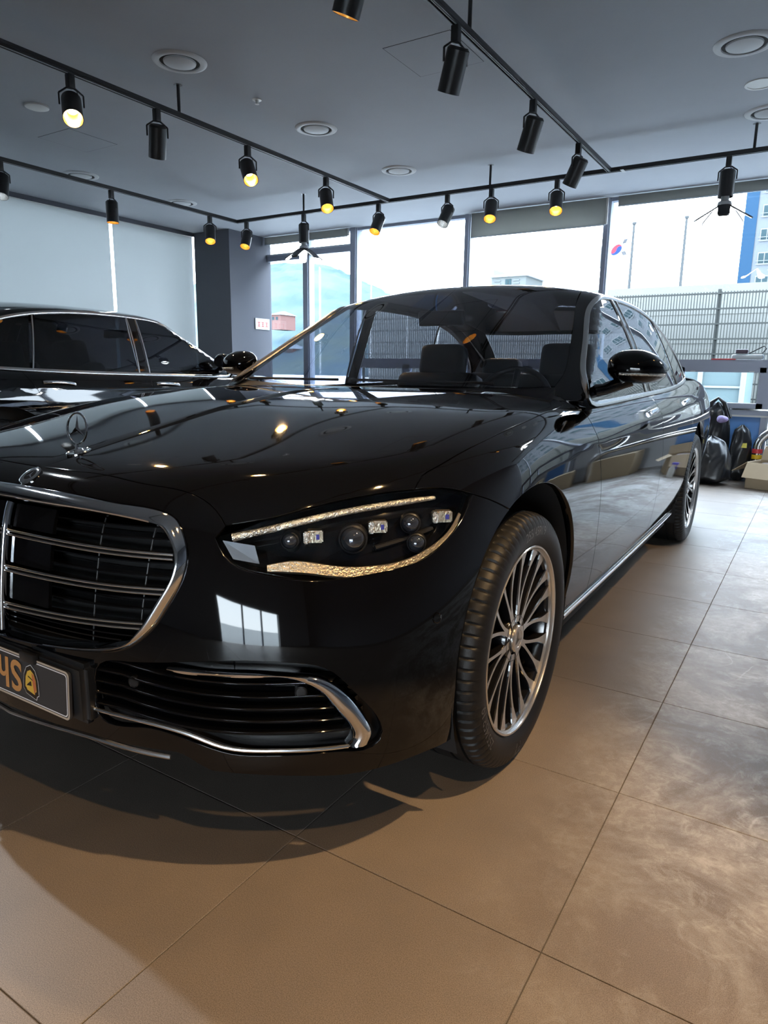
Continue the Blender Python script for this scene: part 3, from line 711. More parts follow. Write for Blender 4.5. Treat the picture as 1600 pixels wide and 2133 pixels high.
ringpoly('plate_edge', .26, .0555, .0045, -.0068, M['pborder'], plate); ringpoly('plate_line', .2535, .049, .0025, -.0070, M['pwhite'], plate, .009)
def put_text(name, key, x, z, rot, y, m, parent, sx=1.0, sy=1.0):
    v, f = TXT[key]; c = (v.min(0)+v.max(0))/2; q = (v-c)*[sx, sy, 1]; a = math.radians(rot)
    P = np.c_[x+q[:, 0]*math.cos(a)-q[:, 1]*math.sin(a), np.full(len(q), y), z+q[:, 0]*math.sin(a)+q[:, 1]*math.cos(a)]
    return meshobj(name, P, f, m, parent)
put_text('plate_letter', 'S', .063, 0, 180, -.0075, M['letter'], plate, .80, .82)
put_text('plate_letter', 'h', .012, 0, 180, -.0075, M['letter'], plate, .80, .82)
cr1 = [(0, .038), (.012, .028), (.019, .008), (.021, -.018), (.021, -.026), (.016, -.03), (.014, -.038), (0, -.034), (-.014, -.03), (-.017, -.024), (-.021, -.02), (-.021, -.010), (-.019, .012), (-.012, .03)]
meshobj('crest_outline', [(.121+a*1.42, -.0074, b*1.06) for a, b in cr1], [tuple(range(len(cr1)))], M['pwhite'], plate)
meshobj('crest_ground', [(.121+a*1.36, -.0078, b*1.02) for a, b in cr1], [tuple(range(len(cr1)))], M['gloss'], plate)
meshobj('crest', [(.121+a*1.0, -.0082, b*.74) for a, b in cr1], [tuple(range(len(cr1)))], M['crest'], plate)
M['crestred'] = mat('crest_red', (.50, .13, .05), .4)
meshobj('crest_red_part', [(.121+a, -.0084, b) for a, b in ((.004, .022), (.012, .018), (.0185, .004), (.0205, -.014), (.016, -.022), (.013, -.026), (.009, -.010))], [tuple(range(7))], M['crestred'], plate)  # red part on the right of the gold crest
for q in (((-.012, -.011), (-.004, -.001), (.002, .002), (.004, -.009)), ((-.009, .013), (.008, .006), (.008, .004), (-.009, .010)), ((-.016, -.012), (-.013, -.012), (-.006, -.004), (-.008, -.004))):
    meshobj('crest_mark', [(.121+a, -.0087, b) for a, b in q], [(0, 1, 2, 3)], M['gloss'], plate)
# headlights
M['wing'] = mat('smoked_wing', (.10, .105, .115), .4, .5)
hl_out = cat_(spl(L_HLTOP[1:]), spl(L_HLTIP), spl(L_HLLOW[::-1]))
dh = (.62, -.76, .18)
Dl = panel_data(F_low, hl_out, dh, sp=.022, gap=.003, flange=.006, off=-.0005)
Dh = panel_data(lambda x, y, z: F_low(x, y, z)+.075, hl_out, dh, sp=.03, gap=.006, flange=.002)
def ribbon(pts, r, n=10): return sweep(np.array(pts), grad(F_low, np.array(pts)), circ(r, n, 1.4, .8))
V0, V1 = Dl[0], Dh[0]
drl = spl([(.567, -.721, .742), (.626, -.677, .758), (.683, -.622, .775), (.747, -.544, .791), (.805, -.457, .800), (.850, -.374, .804)], .012)
lowb = spl([(.640, -.700, .683), (.688, -.661, .684), (.748, -.611, .672), (.803, -.550, .668), (.846, -.481, .677), (.873, -.413, .701), (.887, -.358, .730), (.889, -.322, .763)], .015)
def at_in(p, depth): p = np.array(p); return p-grad(F_low, p[None])[0]*depth
for s in (1, -1):
    fl = np.array([s, 1, 1])
    hl = panel('headlight', Dh if s == 1 else mirror(Dh), M['gloss'], car)
    panel('headlight_lens', Dl if s == 1 else mirror(Dl), M['lens'], hl)
    # wall between lens edge and housing
    a = hl_out-grad(F_low, hl_out)*.004; b = march(lambda x, y, z: F_low(x, y, z)+.076, hl_out, dh, .6); n = len(a)
    meshobj('lamp_wall', np.r_[a, b]*fl, [(i, (i+1) % n, n+(i+1) % n, n+i) for i in range(n)], M['gloss'], hl)
    def sw(name, pts, prof, m, taper=None):
        V, f = sweep(pts, grad(F_low, pts), prof); V = np.array(V)
        if taper is not None: c_ = np.repeat(np.array(pts), len(prof), 0); V = c_+(V-c_)*np.repeat(taper, len(prof))[:, None]
        bm = bmesh.new(); vs = [bm.verts.new(tuple(q)) for q in np.array(V)*fl]
        for t in f: bm.faces.new([vs[i] for i in t])
        return bmobj(name, bm, m, hl, smooth=45)
    sw('light_strip', drl, circ(.0065, 10, 1.1, .9), M['crystal'], np.interp(np.linspace(0, 1, len(drl)), [0, .08, .9, 1], [1.35, 1.1, .95, .6]))
    sw('lower_reflector', lowb, [(-.014, -.004), (-.012, .003), (.010, .005), (.014, -.004)], M['gold'], np.interp(np.linspace(0, 1, len(lowb)), [0, .1, .45, .75, 1], [.55, 1.0, .85, .45, .3]))
    iw = np.array([(.553, -.738, .738), (.610, -.704, .728), (.620, -.702, .690), (.575, -.732, .700)])
    iw = np.array([at_in(q, .006) for q in iw]); meshobj('inner_wing', iw*fl, [(0, 1, 2, 3)], M['wing'], hl)
    for c, r in (((.654, -.647, .731), .017), ((.752, -.556, .729), .027), ((.826, -.439, .752), .020), ((.843, -.440, .710), .019)):
        dv = Vector((.50*s, -.86, .06)).normalized(); a_, b_, d_ = frame_of(dv); bm = bmesh.new(); o_ = Vector(np.array(c)*fl)-d_*.012
        lathe(bm, [(r*1.15, -.03), (r*1.15, .004), (r*1.0, .006)], 24, a_, b_, d_, o_)
        bmobj('projector_ring', bm, M['plastic'], hl, smooth=40)
        bm = bmesh.new(); lathe(bm, [(r, .0), (r*.92, .38*r), (r*.7, .66*r), (r*.4, .84*r), (0, .9*r)], 24, a_, b_, d_, o_)
        bmobj('projector', bm, M['optic'], hl, smooth=60)
    for c, w in (((.693, -.612, .737), .030), ((.785, -.503, .750), .030), ((.866, -.356, .757), .034)):
        dv = Vector((.62*s, -.78, .05)).normalized(); a_, b_, d_ = frame_of(dv); c = Vector(np.array(c)*fl)-d_*.004
        def blk(name, u0, u1, v0, v1, w0, w1, m):
            bm = bmesh.new(); bx(bm, u0, u1, v0, v1, w0, w1); bmesh.ops.bevel(bm, geom=bm.edges[:], offset=.0025, segments=2, affect='EDGES')
            for v in bm.verts: v.co = c+a_*v.co.x+b_*v.co.y+d_*v.co.z
            bmobj(name, bm, m, hl, smooth=40)
        blk('lamp_block', -w*.5, w*.62, -.012, .014, -.03, .0, M['gold'])
        blk('lamp_chip', w*.05, w*.45, -.007, .009, -.005, .0012, M['bluefilm'])
        blk('lamp_prism', -w*.75, -w*.35, -.013, .013, -.02, .006, M['crystal'])
    sw('lamp_divider', np.array([at_in(q, .035) for q in spl([(.80, -.52, .715), (.84, -.45, .728), (.872, -.38, .742)], .02)]), circ(.006, 6), M['plastic'])
# standing three-pointed star on the bonnet and the round badge below it
def star_poly(R, r): return [((R if k % 2 == 0 else r)*math.sin(math.radians(60*k)), (R if k % 2 == 0 else r)*math.cos(math.radians(60*k))) for k in range(6)]
so = bpy.data.objects.new('bonnet_star', None)
bm = bmesh.new(); zc_ = float(onz(F_low, [(0, -.668)])[0, 2])
c0 = Vector((0, -.668, zc_+.058)); ax = (Vector((1, 0, 0)), Vector((0, .10, .995)), Vector((0, -.995, .10)))
lathe(bm, [(.0385+.0026*math.cos(t), .0026*math.sin(t)) for t in np.linspace(0, 2*math.pi, 9)[:-1]], 40, *ax, o=c0, close=True)
sp_ = star_poly(.0385, .0065); fr = [bm.verts.new(c0+ax[0]*x+ax[1]*y) for x, y in sp_]
for h in (.0035, -.0035):
    top = bm.verts.new(c0+ax[2]*h)
    for i in range(6): bm.faces.new((fr[i], fr[(i+1) % 6], top))
tube(bm, [c0-ax[1]*.038, c0-ax[1]*.056], .004, 8)
star = bmobj('bonnet_star', bm, M['chrome'], car, smooth=40)
bm = bmesh.new(); nn = Vector(grad(F_low, np.array([[0, -.668, zc_]]))[0]); a_, b_, d_ = frame_of(nn)
lathe(bm, [(.030, -.004), (.030, .0015), (.027, .0035), (.024, .002), (.012, .003), (.010, .008), (0, .009)], 32, a_, b_, d_, Vector((0, -.668, zc_)))
bmobj('star_base', bm, M['chrome'], star, smooth=35)
bz = ony(F_low, [(0, .828)])[0]; nn = Vector(grad(F_low, bz[None])[0]); a_, b_, d_ = frame_of(nn)
bm = bmesh.new(); lathe(bm, [(.0275, -.004), (.0275, .002), (.025, .0032), (.0165, .0030), (.0155, .0016), (0, .0016)], 36, a_, b_, d_, Vector(bz))
badge = bmobj('round_badge', bm, M['chrome'], car, smooth=35)
bm = bmesh.new(); lathe(bm, [(.0158, .0020), (0, .0020)], 30, a_, b_, d_, Vector(bz)); bmobj('badge_ground', bm, M['gloss'], badge)
bm = bmesh.new(); fr = [bm.verts.new(Vector(bz)+a_*x+b_*y+d_*.0024) for x, y in star_poly(.0158, .003)]; top = bm.verts.new(Vector(bz)+d_*.004)
for i in range(6): bm.faces.new((fr[i], fr[(i+1) % 6], top))
bmobj('badge_star', bm, M['chrome'], badge)
# door mirrors
def mirror_body():
    bm = bmesh.new(); bmesh.ops.create_uvsphere(bm, u_segments=36, v_segments=20, radius=1)
    for v in bm.verts:
        x, y, z = v.co; q = lambda t, e: math.copysign(abs(t)**e, t)
        X = q(x, .78); Z = q(z, .80); Y = q(y, .9)
        Y = Y*.105 if Y < 0 else Y*.055
        w = .5+.5*X          # 0 inboard, 1 outboard
        top = .068-.030*max(0, X)**2-.006*max(0, -X)**2; Z = Z*top if Z > 0 else Z*(.060-.010*w)
        v.co = (.985+X*.103, .965+Y+.03*w, 1.108-.012*w+Z)
    return bm
for s in (1, -1):
    bm = mirror_body()
    for v in bm.verts: v.co.x *= s
    mb = bmobj('side_mirror', bm, M['paint'], car, smooth=60)
    t = np.linspace(0, 1, 14); pts = np.c_[(.945+.14*t)*s, .868+.060*t**2+.03*t**6, 1.082-.002*t]
    tubeobj('indicator', pts, .0055, M['crystal'], mb, 8)
    bm = bmesh.new(); arm = [(.845, .90, 1.012), (.88, .93, 1.022), (.92, .95, 1.045), (.96, .965, 1.07)]
    tube(bm, [(x*s, y, z) for x, y, z in arm], [.035, .030, .030, .035], 12)
    for v in bm.verts: v.co.z = 1.03+(v.co.z-1.03)*.75
    bmobj('mirror_arm', bm, M['paint'], mb, smooth=60)
    bm = bmesh.new(); lathe(bm, [(0, 0), (1, 0), (1, .004), (0, .004)], 28, Vector((.085*s, .02, 0)), Vector((0, 0, .048)), Vector((0, 1, 0)), Vector((.985*s, 1.033, 1.102))); bmobj('mirror_glass', bm, M['chrome'], mb)

# wheels: axle along x, outer face towards +x
def tyre():
    prof = []   # (x, r, shoulder?, tread?)
    base = [(.108, .259), (.114, .266), (.120, .275), (.1265, .292), (.1285, .308), (.1265, .324), (.121, .337), (.114, .3455), (.105, .351), (.095, .3545), (.085, .356)]
    tread = [(.080, .356), (.0795, .349), (.0715, .349), (.071, .356), (.036, .357), (.0355, .350), (.0265, .350), (.026, .357), (0, .357)]
    half = base+tread; prof = half+[(-x, r) for x, r in half[-2::-1]]
    n = 480; k = len(prof); V = []
    for i in range(n):
        a = 2*math.pi*i/n; cut = .0045 if i % 6 in (0,) else 0
        for x, r in prof:
            rr = r-(cut if (.084 < abs(x) < .1215 and r > .335) or (.037 < abs(x) < .0705) else 0)
            V.append((x, rr*math.cos(a), rr*math.sin(a)))
    f = [(i*k+q, i*k+q+1, ((i+1) % n)*k+q+1, ((i+1) % n)*k+q) for i in range(n) for q in range(k-1)]
    bm = bmesh.new(); vs = [bm.verts.new(v) for v in V]
    for t in f: bm.faces.new([vs[i] for i in t])
    return bm
def ring_text(key, r0, a0, parent):
    v, f = TXT[key]; c = (v.min(0)+v.max(0))/2; q = v-c
    ang = math.radians(a0)-q[:, 0]/r0; r = r0+q[:, 1]
    xx = cub([.259, .266, .275, .292, .308, .324, .337, .3455], [.108, .114, .120, .1265, .1285, .1265, .121, .114])(r)+.0012
    return meshobj('tyre_lettering', np.c_[xx, r*np.cos(ang), r*np.sin(ang)], f, M['lettering'], parent)
M['lettering'] = mat('raised_lettering', (.075, .075, .078), .45)
def make_wheel():
    bm = bmesh.new(); X, Y, Z = Vector((0, 1, 0)), Vector((0, 0, 1)), Vector((1, 0, 0))
    lathe(bm, [(.250, .100), (.246, .085), (.240, .05), (.228, -.06), (.236, -.10), (.250, -.112), (.244, -.112), (.222, -.06), (.236, .06), (.243, .095)], 72, X, Y, Z, close=True)
    lathe(bm, [(.07, .035), (.07, .085), (.066, .090), (.044, .086), (.04, .088)], 40, X, Y, Z)
    lathe(bm, [(0, -.06), (.225, -.06)], 40, X, Y, Z)
    w = bmobj('wheel', bm, M['spokeblack'], car, smooth=40)
    bm = bmesh.new(); lathe(bm, [(.259, .104), (.2635, .110), (.265, .116), (.2628, .1185), (.2588, .1175), (.256, .111), (.2515, .108), (.2505, .096)], 96, X, Y, Z); bmobj('rim_lip', bm, M['silver'], w, smooth=50)
    bmobj('tyre', tyre(), M['rubber'], w, smooth=35)
    bm = bmesh.new(); lathe(bm, [(.06, -.012), (.165, -.012), (.17, -.02), (.17, -.035), (.06, -.035)], 48, X, Y, Z); bmobj('brake_disc', bm, M['satin'], w, smooth=30)
    # ten V-shaped double spokes, machined faces and black flanks
    sp = []
    def vspoke(k):
        V = []; F_ = []; mi = []; m = 14
        for s in (-1, 1):
            b = len(V)
            for i in range(m):
                u = i/(m-1); r = .046+u*(.2525-.046)
                off = math.radians(s*(1.2+9.3*(.75*u+.25*u*u)+2.4*math.sin(math.pi*min(1, u*1.0))*u)); a = math.radians(36*k)+off
                hw = .0074-.0028*math.sin(math.pi*min(1, u*1.15)*.9)+.013*max(0, (u-.72)/.28)**1.6+.003*max(0, 1-u*5)
                x = .090+.013*u+.006*math.sin(math.pi*u)*-1
                c = np.array((math.cos(a), math.sin(a))); t = np.array((-c[1], c[0]))
                for sd in (-1, 1):
                    q = c*r+t*hw*sd
                    V += [(x, q[0], q[1]), (x-.004, *(c*r+t*(hw+.0012)*sd)), (x-.030, *(c*r+t*(hw*.8)*sd))]
            for i in range(m-1):
                p = b+i*6; n = p+6
                F_ += [(p, p+3, n+3, n), (p+3, p+4, n+4, n+3), (p+1, p, n, n+1), (p+4, p+5, n+5, n+4), (p+2, p+1, n+1, n+2)]; mi += [0, 1, 1, 1, 1]
        return V, F_, mi
    for k in range(10):
        V, F_, mi = vspoke(k); meshobj('spoke', V, F_, None, w, mats=[M['silver'], M['spokeblack']], midx=mi)
    for k in range(5):
        a = math.radians(72*k+18); o_ = Vector((.074, .056*math.cos(a), .056*math.sin(a))); bm = bmesh.new()
        lathe(bm, [(.010, 0), (.010, .012), (.006, .014), (0, .012)], 6, X, Y, Z, o_); bmobj('wheel_bolt', bm, M['spokeblack'], w)
    bm = bmesh.new(); lathe(bm, [(.039, .080), (.039, .097), (.0365, .1005), (.0255, .1000), (.0245, .0985), (0, .0985)], 40, X, Y, Z); cap = bmobj('hub_cap', bm, M['silver'], w, smooth=35)
    bm = bmesh.new(); fr = [bm.verts.new((.0990, x, y)) for x, y in star_poly(.0245, .0045)]; top = bm.verts.new((.1035, 0, 0))
    for i in range(6): bm.faces.new((fr[i], fr[(i+1) % 6], top))
    bmobj('hub_star', bm, M['satin'], w)
    ring_text('255/45R19', .309, 81, w); ring_text('P7', .309, -104, w); ring_text('255/45R19', .309, 200, w)
    return w
whl = make_wheel(); whl.location = (.830, .008, .3555); whl.rotation_euler = (math.radians(7), 0, 0)
for (x, y, rz, rx) in ((-.830, .008, math.pi, 20), (.834, 3.106, 0, 33), (-.834, 3.106, math.pi, 50)):
    c = copy_tree(whl, car); c.location = (x, y, .3555); c.rotation_euler = (math.radians(rx), 0, rz)
tag(car, 'black luxury sedan in the foreground with chrome grille and silver multi-spoke wheels', 'car', 'black sedans in the showroom')
CAR_ROT = math.radians(.6)
car2 = copy_tree(car); car2.location = (-5.44, 4.44, 0); car2.rotation_euler = (0, 0, 3.2383); car2.scale = (1.03, 1.03, 1.035)
for o_ in car2.children_recursive:
    if o_.name.split('.')[0] in ('side_window', 'rear_window'): o_.material_slots[0].link = 'OBJECT'; o_.material_slots[0].material = M['glassblack']
tag(car2, 'black sedan standing behind on the left in front of the white roller blinds', 'car')
car.location = (-1.235, .60, 0); car.rotation_euler = (0, 0, CAR_ROT)
# ---------------------------------------------------------------- room materials
def node_mat(name):
    m = bpy.data.materials.new(name); m.use_nodes = True; nt = m.node_tree; return m, nt, nt.nodes['Principled BSDF'], nt.nodes.new, nt.links.new
def tile_material():
    m, nt, b, N, L = node_mat('stone_tile')
    geo = N('ShaderNodeNewGeometry'); oi = N('ShaderNodeObjectInfo')
    def noise(scale, detail=4, rough=.5, dist=0.0, vec=None):
        n = N('ShaderNodeTexNoise'); n.inputs['Scale'].default_value = scale; n.inputs['Detail'].default_value = detail; n.inputs['Roughness'].default_value = rough; n.inputs['Distortion'].default_value = dist
        L(vec or geo.outputs['Position'], n.inputs['Vector']); return n.outputs['Fac']
    def ramp(src, a, b_, c0=(0, 0, 0), c1=(1, 1, 1)):
        r = N('ShaderNodeValToRGB'); r.color_ramp.elements[0].position = a; r.color_ramp.elements[1].position = b_
        r.color_ramp.elements[0].color = (*c0, 1); r.color_ramp.elements[1].color = (*c1, 1); L(src, r.inputs[0]); return r.outputs[0]
    def mix(f, a, b_, mode='MIX'):
        x = N('ShaderNodeMix'); x.data_type = 'RGBA'; x.blend_type = mode
        for s, i in ((f, 0), (a, 6), (b_, 7)):
            if isinstance(s, (int, float)): x.inputs[i].default_value = s
            elif isinstance(s, tuple): x.inputs[i].default_value = (*s, 1)
            else: L(s, x.inputs[i])
        return x.outputs[2]
    def math_(op, a, b_):
        x = N('ShaderNodeMath'); x.operation = op
        for s, i in ((a, 0), (b_, 1)):
            if isinstance(s, (int, float)): x.inputs[i].default_value = s
            else: L(s, x.inputs[i])
        return x.outputs[0]
    speck = ramp(noise(520, 2, .6), .36, .62, (.150, .122, .101), (.272, .230, .193))
    cloud = ramp(noise(5, 4, .55), .3, .7, (.90, .90, .91), (1.06, 1.04, 1.03))
    base = mix(1.0, speck, cloud, 'MULTIPLY')
    tone = math_('ADD', math_('MULTIPLY', oi.outputs['Random'], .06), .97)
    # polishing dust trodden about on the strip beside the car
    sx = N('ShaderNodeSeparateXYZ'); L(geo.outputs['Position'], sx.inputs[0])
    mr = N('ShaderNodeMapRange'); mr.inputs[1].default_value = -.22; mr.inputs[2].default_value = .30; L(sx.outputs['X'], mr.inputs[0])
    fr = N('ShaderNodeMapRange'); fr.inputs[1].default_value = -.35; fr.inputs[2].default_value = .75; L(sx.outputs['Y'], fr.inputs[0])
    patch = ramp(noise(2.2, 8, .70, .5), .43, .56); streak = ramp(noise(9, 8, .8, 1.2), .52, .64)
    fine = ramp(noise(28, 6, .7, .8), .40, .68); gate = ramp(noise(1.7, 2, .5), .52, .62)
    swirl = ramp(noise(3.2, 1, .3, 1.2), .515, .525); swirl2 = ramp(noise(3.2, 1, .3, 1.2), .525, .535, (1, 1, 1), (0, 0, 0))
    mk = math_('MULTIPLY', math_('MULTIPLY', swirl, swirl2), gate); patch = math_('MULTIPLY', patch, math_('ADD', math_('MULTIPLY', fine, .6), .4))
    dust = math_('ADD', math_('MULTIPLY', patch, .95), math_('MULTIPLY', streak, .45)); dust = math_('ADD', dust, math_('MULTIPLY', mk, .6))
    dust = math_('MULTIPLY', math_('MULTIPLY', dust, mr.outputs[0]), fr.outputs[0])
    dmin = math_('MINIMUM', dust, .8)
    col = mix(dmin, base, (.68, .68, .67))
    tn = N('ShaderNodeVectorMath'); tn.operation = 'SCALE'; L(col, tn.inputs[0]); L(tone, tn.inputs['Scale'])
    L(tn.outputs[0], b.inputs['Base Color'])
    b.inputs['Roughness'].default_value = .46; b.inputs['Specular IOR Level'].default_value = .42
    bp = N('ShaderNodeBump'); bp.inputs['Strength'].default_value = .05; bp.inputs['Distance'].default_value = .001; L(noise(330, 2), bp.inputs['Height']); L(bp.outputs[0], b.inputs['Normal'])
    return m
M['tile'] = tile_material()
M['grout'] = mat('grout', (.10, .088, .076), .9)
M['ceil'] = mat('charcoal_ceiling_paint', (.30, .315, .34), .75, bump=.05, bscale=60, var=.05, vscale=3)
M['wall'] = mat('charcoal_wall_paint', (.082, .085, .102), .7, bump=.05, bscale=60)
M['wallf'] = mat('light_grey_front_wall', (.34, .34, .345), .7)
M['rail'] = mat('black_rail', (.018, .018, .020), .4)
M['can'] = mat('black_lamp_can', (.020, .020, .022), .38)
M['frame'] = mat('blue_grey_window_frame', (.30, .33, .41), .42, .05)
M['frame_l'] = mat('window_frame_lit_side', (.46, .51, .58), .45, .1)  # frame colour lightened for side faces and edges that catch daylight
M['pane'] = glass('window_pane', (.95, .975, .98), 1.45); M['tpane'] = glass('tinted_window_pane', (.88, .91, .93), 1.45)
M['steel'] = mat('polished_steel', (.72, .71, .70), .10, 1.0)
M['blindtop'] = mat('grey_roller_blind', (.50, .50, .49), .8)
M['vent'] = mat('grey_diffuser', (.44, .45, .46), .5)
M['slot'] = mat('diffuser_slot', (.012, .012, .013), .8)
M['white'] = mat('white_plastic', (.60, .60, .58), .4)
M['blue'] = mat('blue_spandrel', (.10, .30, .72), .35)
M['offwhite'] = mat('white_spandrel', (.62, .66, .72), .4)
M['reflector'] = mat('gold_lamp_reflector', (.82, .52, .16), .25, .85)
M['bulb_w'] = mat('warm_lamp_face', (1, .8, .5), .4, emit=(1.0, .74, .40), estr=16)
M['bulb_c'] = mat('cool_lamp_face', (1, 1, 1), .4, emit=(.80, .92, 1.0), estr=16)
M['led'] = mat('led_panel', (1, 1, 1), .4, emit=(.90, .96, 1.0), estr=14)
def blind_material(name='white_roller_blind', dc=(.62, .63, .63), tc0=(.30, .315, .32), fac=.5):
    m = bpy.data.materials.new(name); m.use_nodes = True; nt = m.node_tree; nt.nodes.clear()
    o = nt.nodes.new('ShaderNodeOutputMaterial'); d = nt.nodes.new('ShaderNodeBsdfDiffuse'); t = nt.nodes.new('ShaderNodeBsdfTranslucent'); mx = nt.nodes.new('ShaderNodeMixShader')
    d.inputs[0].default_value = (*dc, 1); t.inputs[0].default_value = (*tc0, 1); mx.inputs[0].default_value = fac
    tc_ = nt.nodes.new('ShaderNodeTexCoord'); w = nt.nodes.new('ShaderNodeTexNoise'); w.inputs['Scale'].default_value = 350
    bp = nt.nodes.new('ShaderNodeBump'); bp.inputs['Strength'].default_value = .05; nt.links.new(tc_.outputs['Object'], w.inputs['Vector']); nt.links.new(w.outputs['Fac'], bp.inputs['Height']); nt.links.new(bp.outputs[0], d.inputs['Normal'])
    nt.links.new(d.outputs[0], mx.inputs[1]); nt.links.new(t.outputs[0], mx.inputs[2]); nt.links.new(mx.outputs[0], o.inputs[0]); return m
M['blind'] = blind_material(); M['blindtop'] = blind_material('grey_roller_blind', (.45, .45, .44), (.27, .27, .255), .75)
def struct(o): o['kind'] = 'structure'; return o

# ---------------------------------------------------------------- floor and tiles
fl_ = struct(box('floor', WALL_X-.2, WALL_R+.2, WALL_F-.2, WALL_Y+.2, -.12, -.0025, M['grout']))
bm = bmesh.new(); bx(bm, -.2990, .2990, -.2990, .2990, -.010, 0)
bmesh.ops.bevel(bm, geom=[e for e in bm.edges if all(v.co.z > -.001 for v in e.verts)], offset=.0012, segments=1, affect='EDGES')
t0 = bmobj('floor_tile', bm, M['tile'], fl_)
cells = [(i, j) for i in range(-13, 6) for j in range(-9, 12)]
def seen(i, j):
    best = False
    for dx in (.05, .3, .55):
        for dy in (.05, .3, .55):
            v = Vector((i*.6+dx, j*.6+dy, 0))-cam.location
            dz = v.dot(_f)
            if dz > .05 and abs(v.dot(_r)/dz) < .60 and abs(v.dot(_d)/dz) < .78: best = True
    return best
cells.sort(key=lambda c: (not seen(*c), (Vector((c[0]*.6+.3, c[1]*.6+.3, 0))-cam.location).length))
for k, (i, j) in enumerate(cells[:300]):
    o = t0 if k == 0 else link(t0.copy(), fl_)
    o.location = (i*.6+.3, j*.6+.3, 0)
bm = bmesh.new()
for i, j in cells[300:]: bx(bm, i*.6+.0012, i*.6+.5988, j*.6+.0012, j*.6+.5988, -.010, 0)
tag(bmobj('floor_tiles', bm, M['tile'], fl_), kind='stuff')
# ---------------------------------------------------------------- ceiling and walls
ce = struct(box('ceiling', WALL_X-.2, WALL_R+.2, WALL_F-.2, WALL_Y+.2, CEIL, CEIL+.15, M['ceil']))
for x0, x1, y0, y1 in ((-2.18, -1.72, 2.80, 3.275), (-5.62, -5.18, 2.70, 3.17)):
    bm = bmesh.new()
    for a in ((x0, x1, y0, y0+.004), (x0, x1, y1-.004, y1), (x0, x0+.004, y0, y1), (x1-.004, x1, y0, y1)): bx(bm, *a, CEIL-.0006, CEIL+.001)
    bmobj('access_hatch_joint', bm, M['slot'], ce)
    bm = bmesh.new(); bx(bm, x0+.004, x1-.004, y0+.004, y1-.004, CEIL-.0015, CEIL+.001); bmobj('access_hatch', bm, M['ceil'], ce)
col_ = struct(box('wall_column', WALL_X, -6.97, 6.33, WALL_Y+.05, 0, CEIL, M['wall']))
# left wall: low plinth, posts, glass behind roller blinds
lw = struct(box('wall_left', WALL_X-.16, WALL_X, WALL_F, 6.33, 0, .10, M['wall']))
bm = bmesh.new(); bx(bm, WALL_X-.16, WALL_X, WALL_F, 6.33, CEIL-.05, CEIL); struct(bmobj('trim_1', bm, M['wall']))
for k, (y0, y1) in enumerate(((1.75, 3.22), (3.24, 4.94), (4.965, 6.345), (.25, 1.73), (-1.1, .23))):
    w = struct(box('window_%d' % (k+1), WALL_X-.12, WALL_X-.11, y0-.01, y1+.01, .10, CEIL-.05, M['pane']))
    bl_ = box('roller_blind', WALL_X-.045, WALL_X-.043, y0+.012, y1-.012, .12, CEIL-.045, M['blind'])
    bm = bmesh.new(); lathe(bm, [(0, y0+.01), (.024, y0+.01), (.024, y1-.01), (0, y1-.01)], 16, Vector((1, 0, 0)), Vector((0, 0, 1)), Vector((0, 1, 0)), Vector((WALL_X-.045, 0, CEIL-.035))); bmobj('blind_roller', bm, M['white'], bl_, smooth=40)
    tag(bl_, ['white roller blind on left wall, further left of the bright gap', 'white roller blind on left wall, just left of the bright vertical gap', 'white roller blind next to the dark column', 'white roller blind outside the left edge, near the front', 'white roller blind nearest the front of the room'][k], 'blind', 'white roller blinds on the left wall')
struct(box('wall_left', WALL_X-.16, WALL_X, WALL_F, -1.1, .10, CEIL-.05, M['wall']))
# front wall behind the camera: two glazed openings
for k, (x0, x1, z0, z1) in enumerate(((WALL_X-.16, 0, 0, CEIL), (2.6, WALL_R+.16, 0, CEIL), (0, 2.6, 1.25, CEIL))):
    struct(box('wall_front', x0, x1, WALL_F-.16, WALL_F, z0, z1, M['wallf']))
struct(box('window_7', 0, 2.6, WALL_F-.09, WALL_F-.08, 0, 1.25, M['pane']))
for x in (.86, 1.73): struct(box('window_post', x-.03, x+.03, WALL_F-.12, WALL_F-.04, 0, 1.25 if x > 0 else 2.3, M['frame']))
# right wall
struct(box('wall_right', WALL_R, WALL_R+.16, WALL_F, WALL_Y, 0, CEIL, M['wall']))
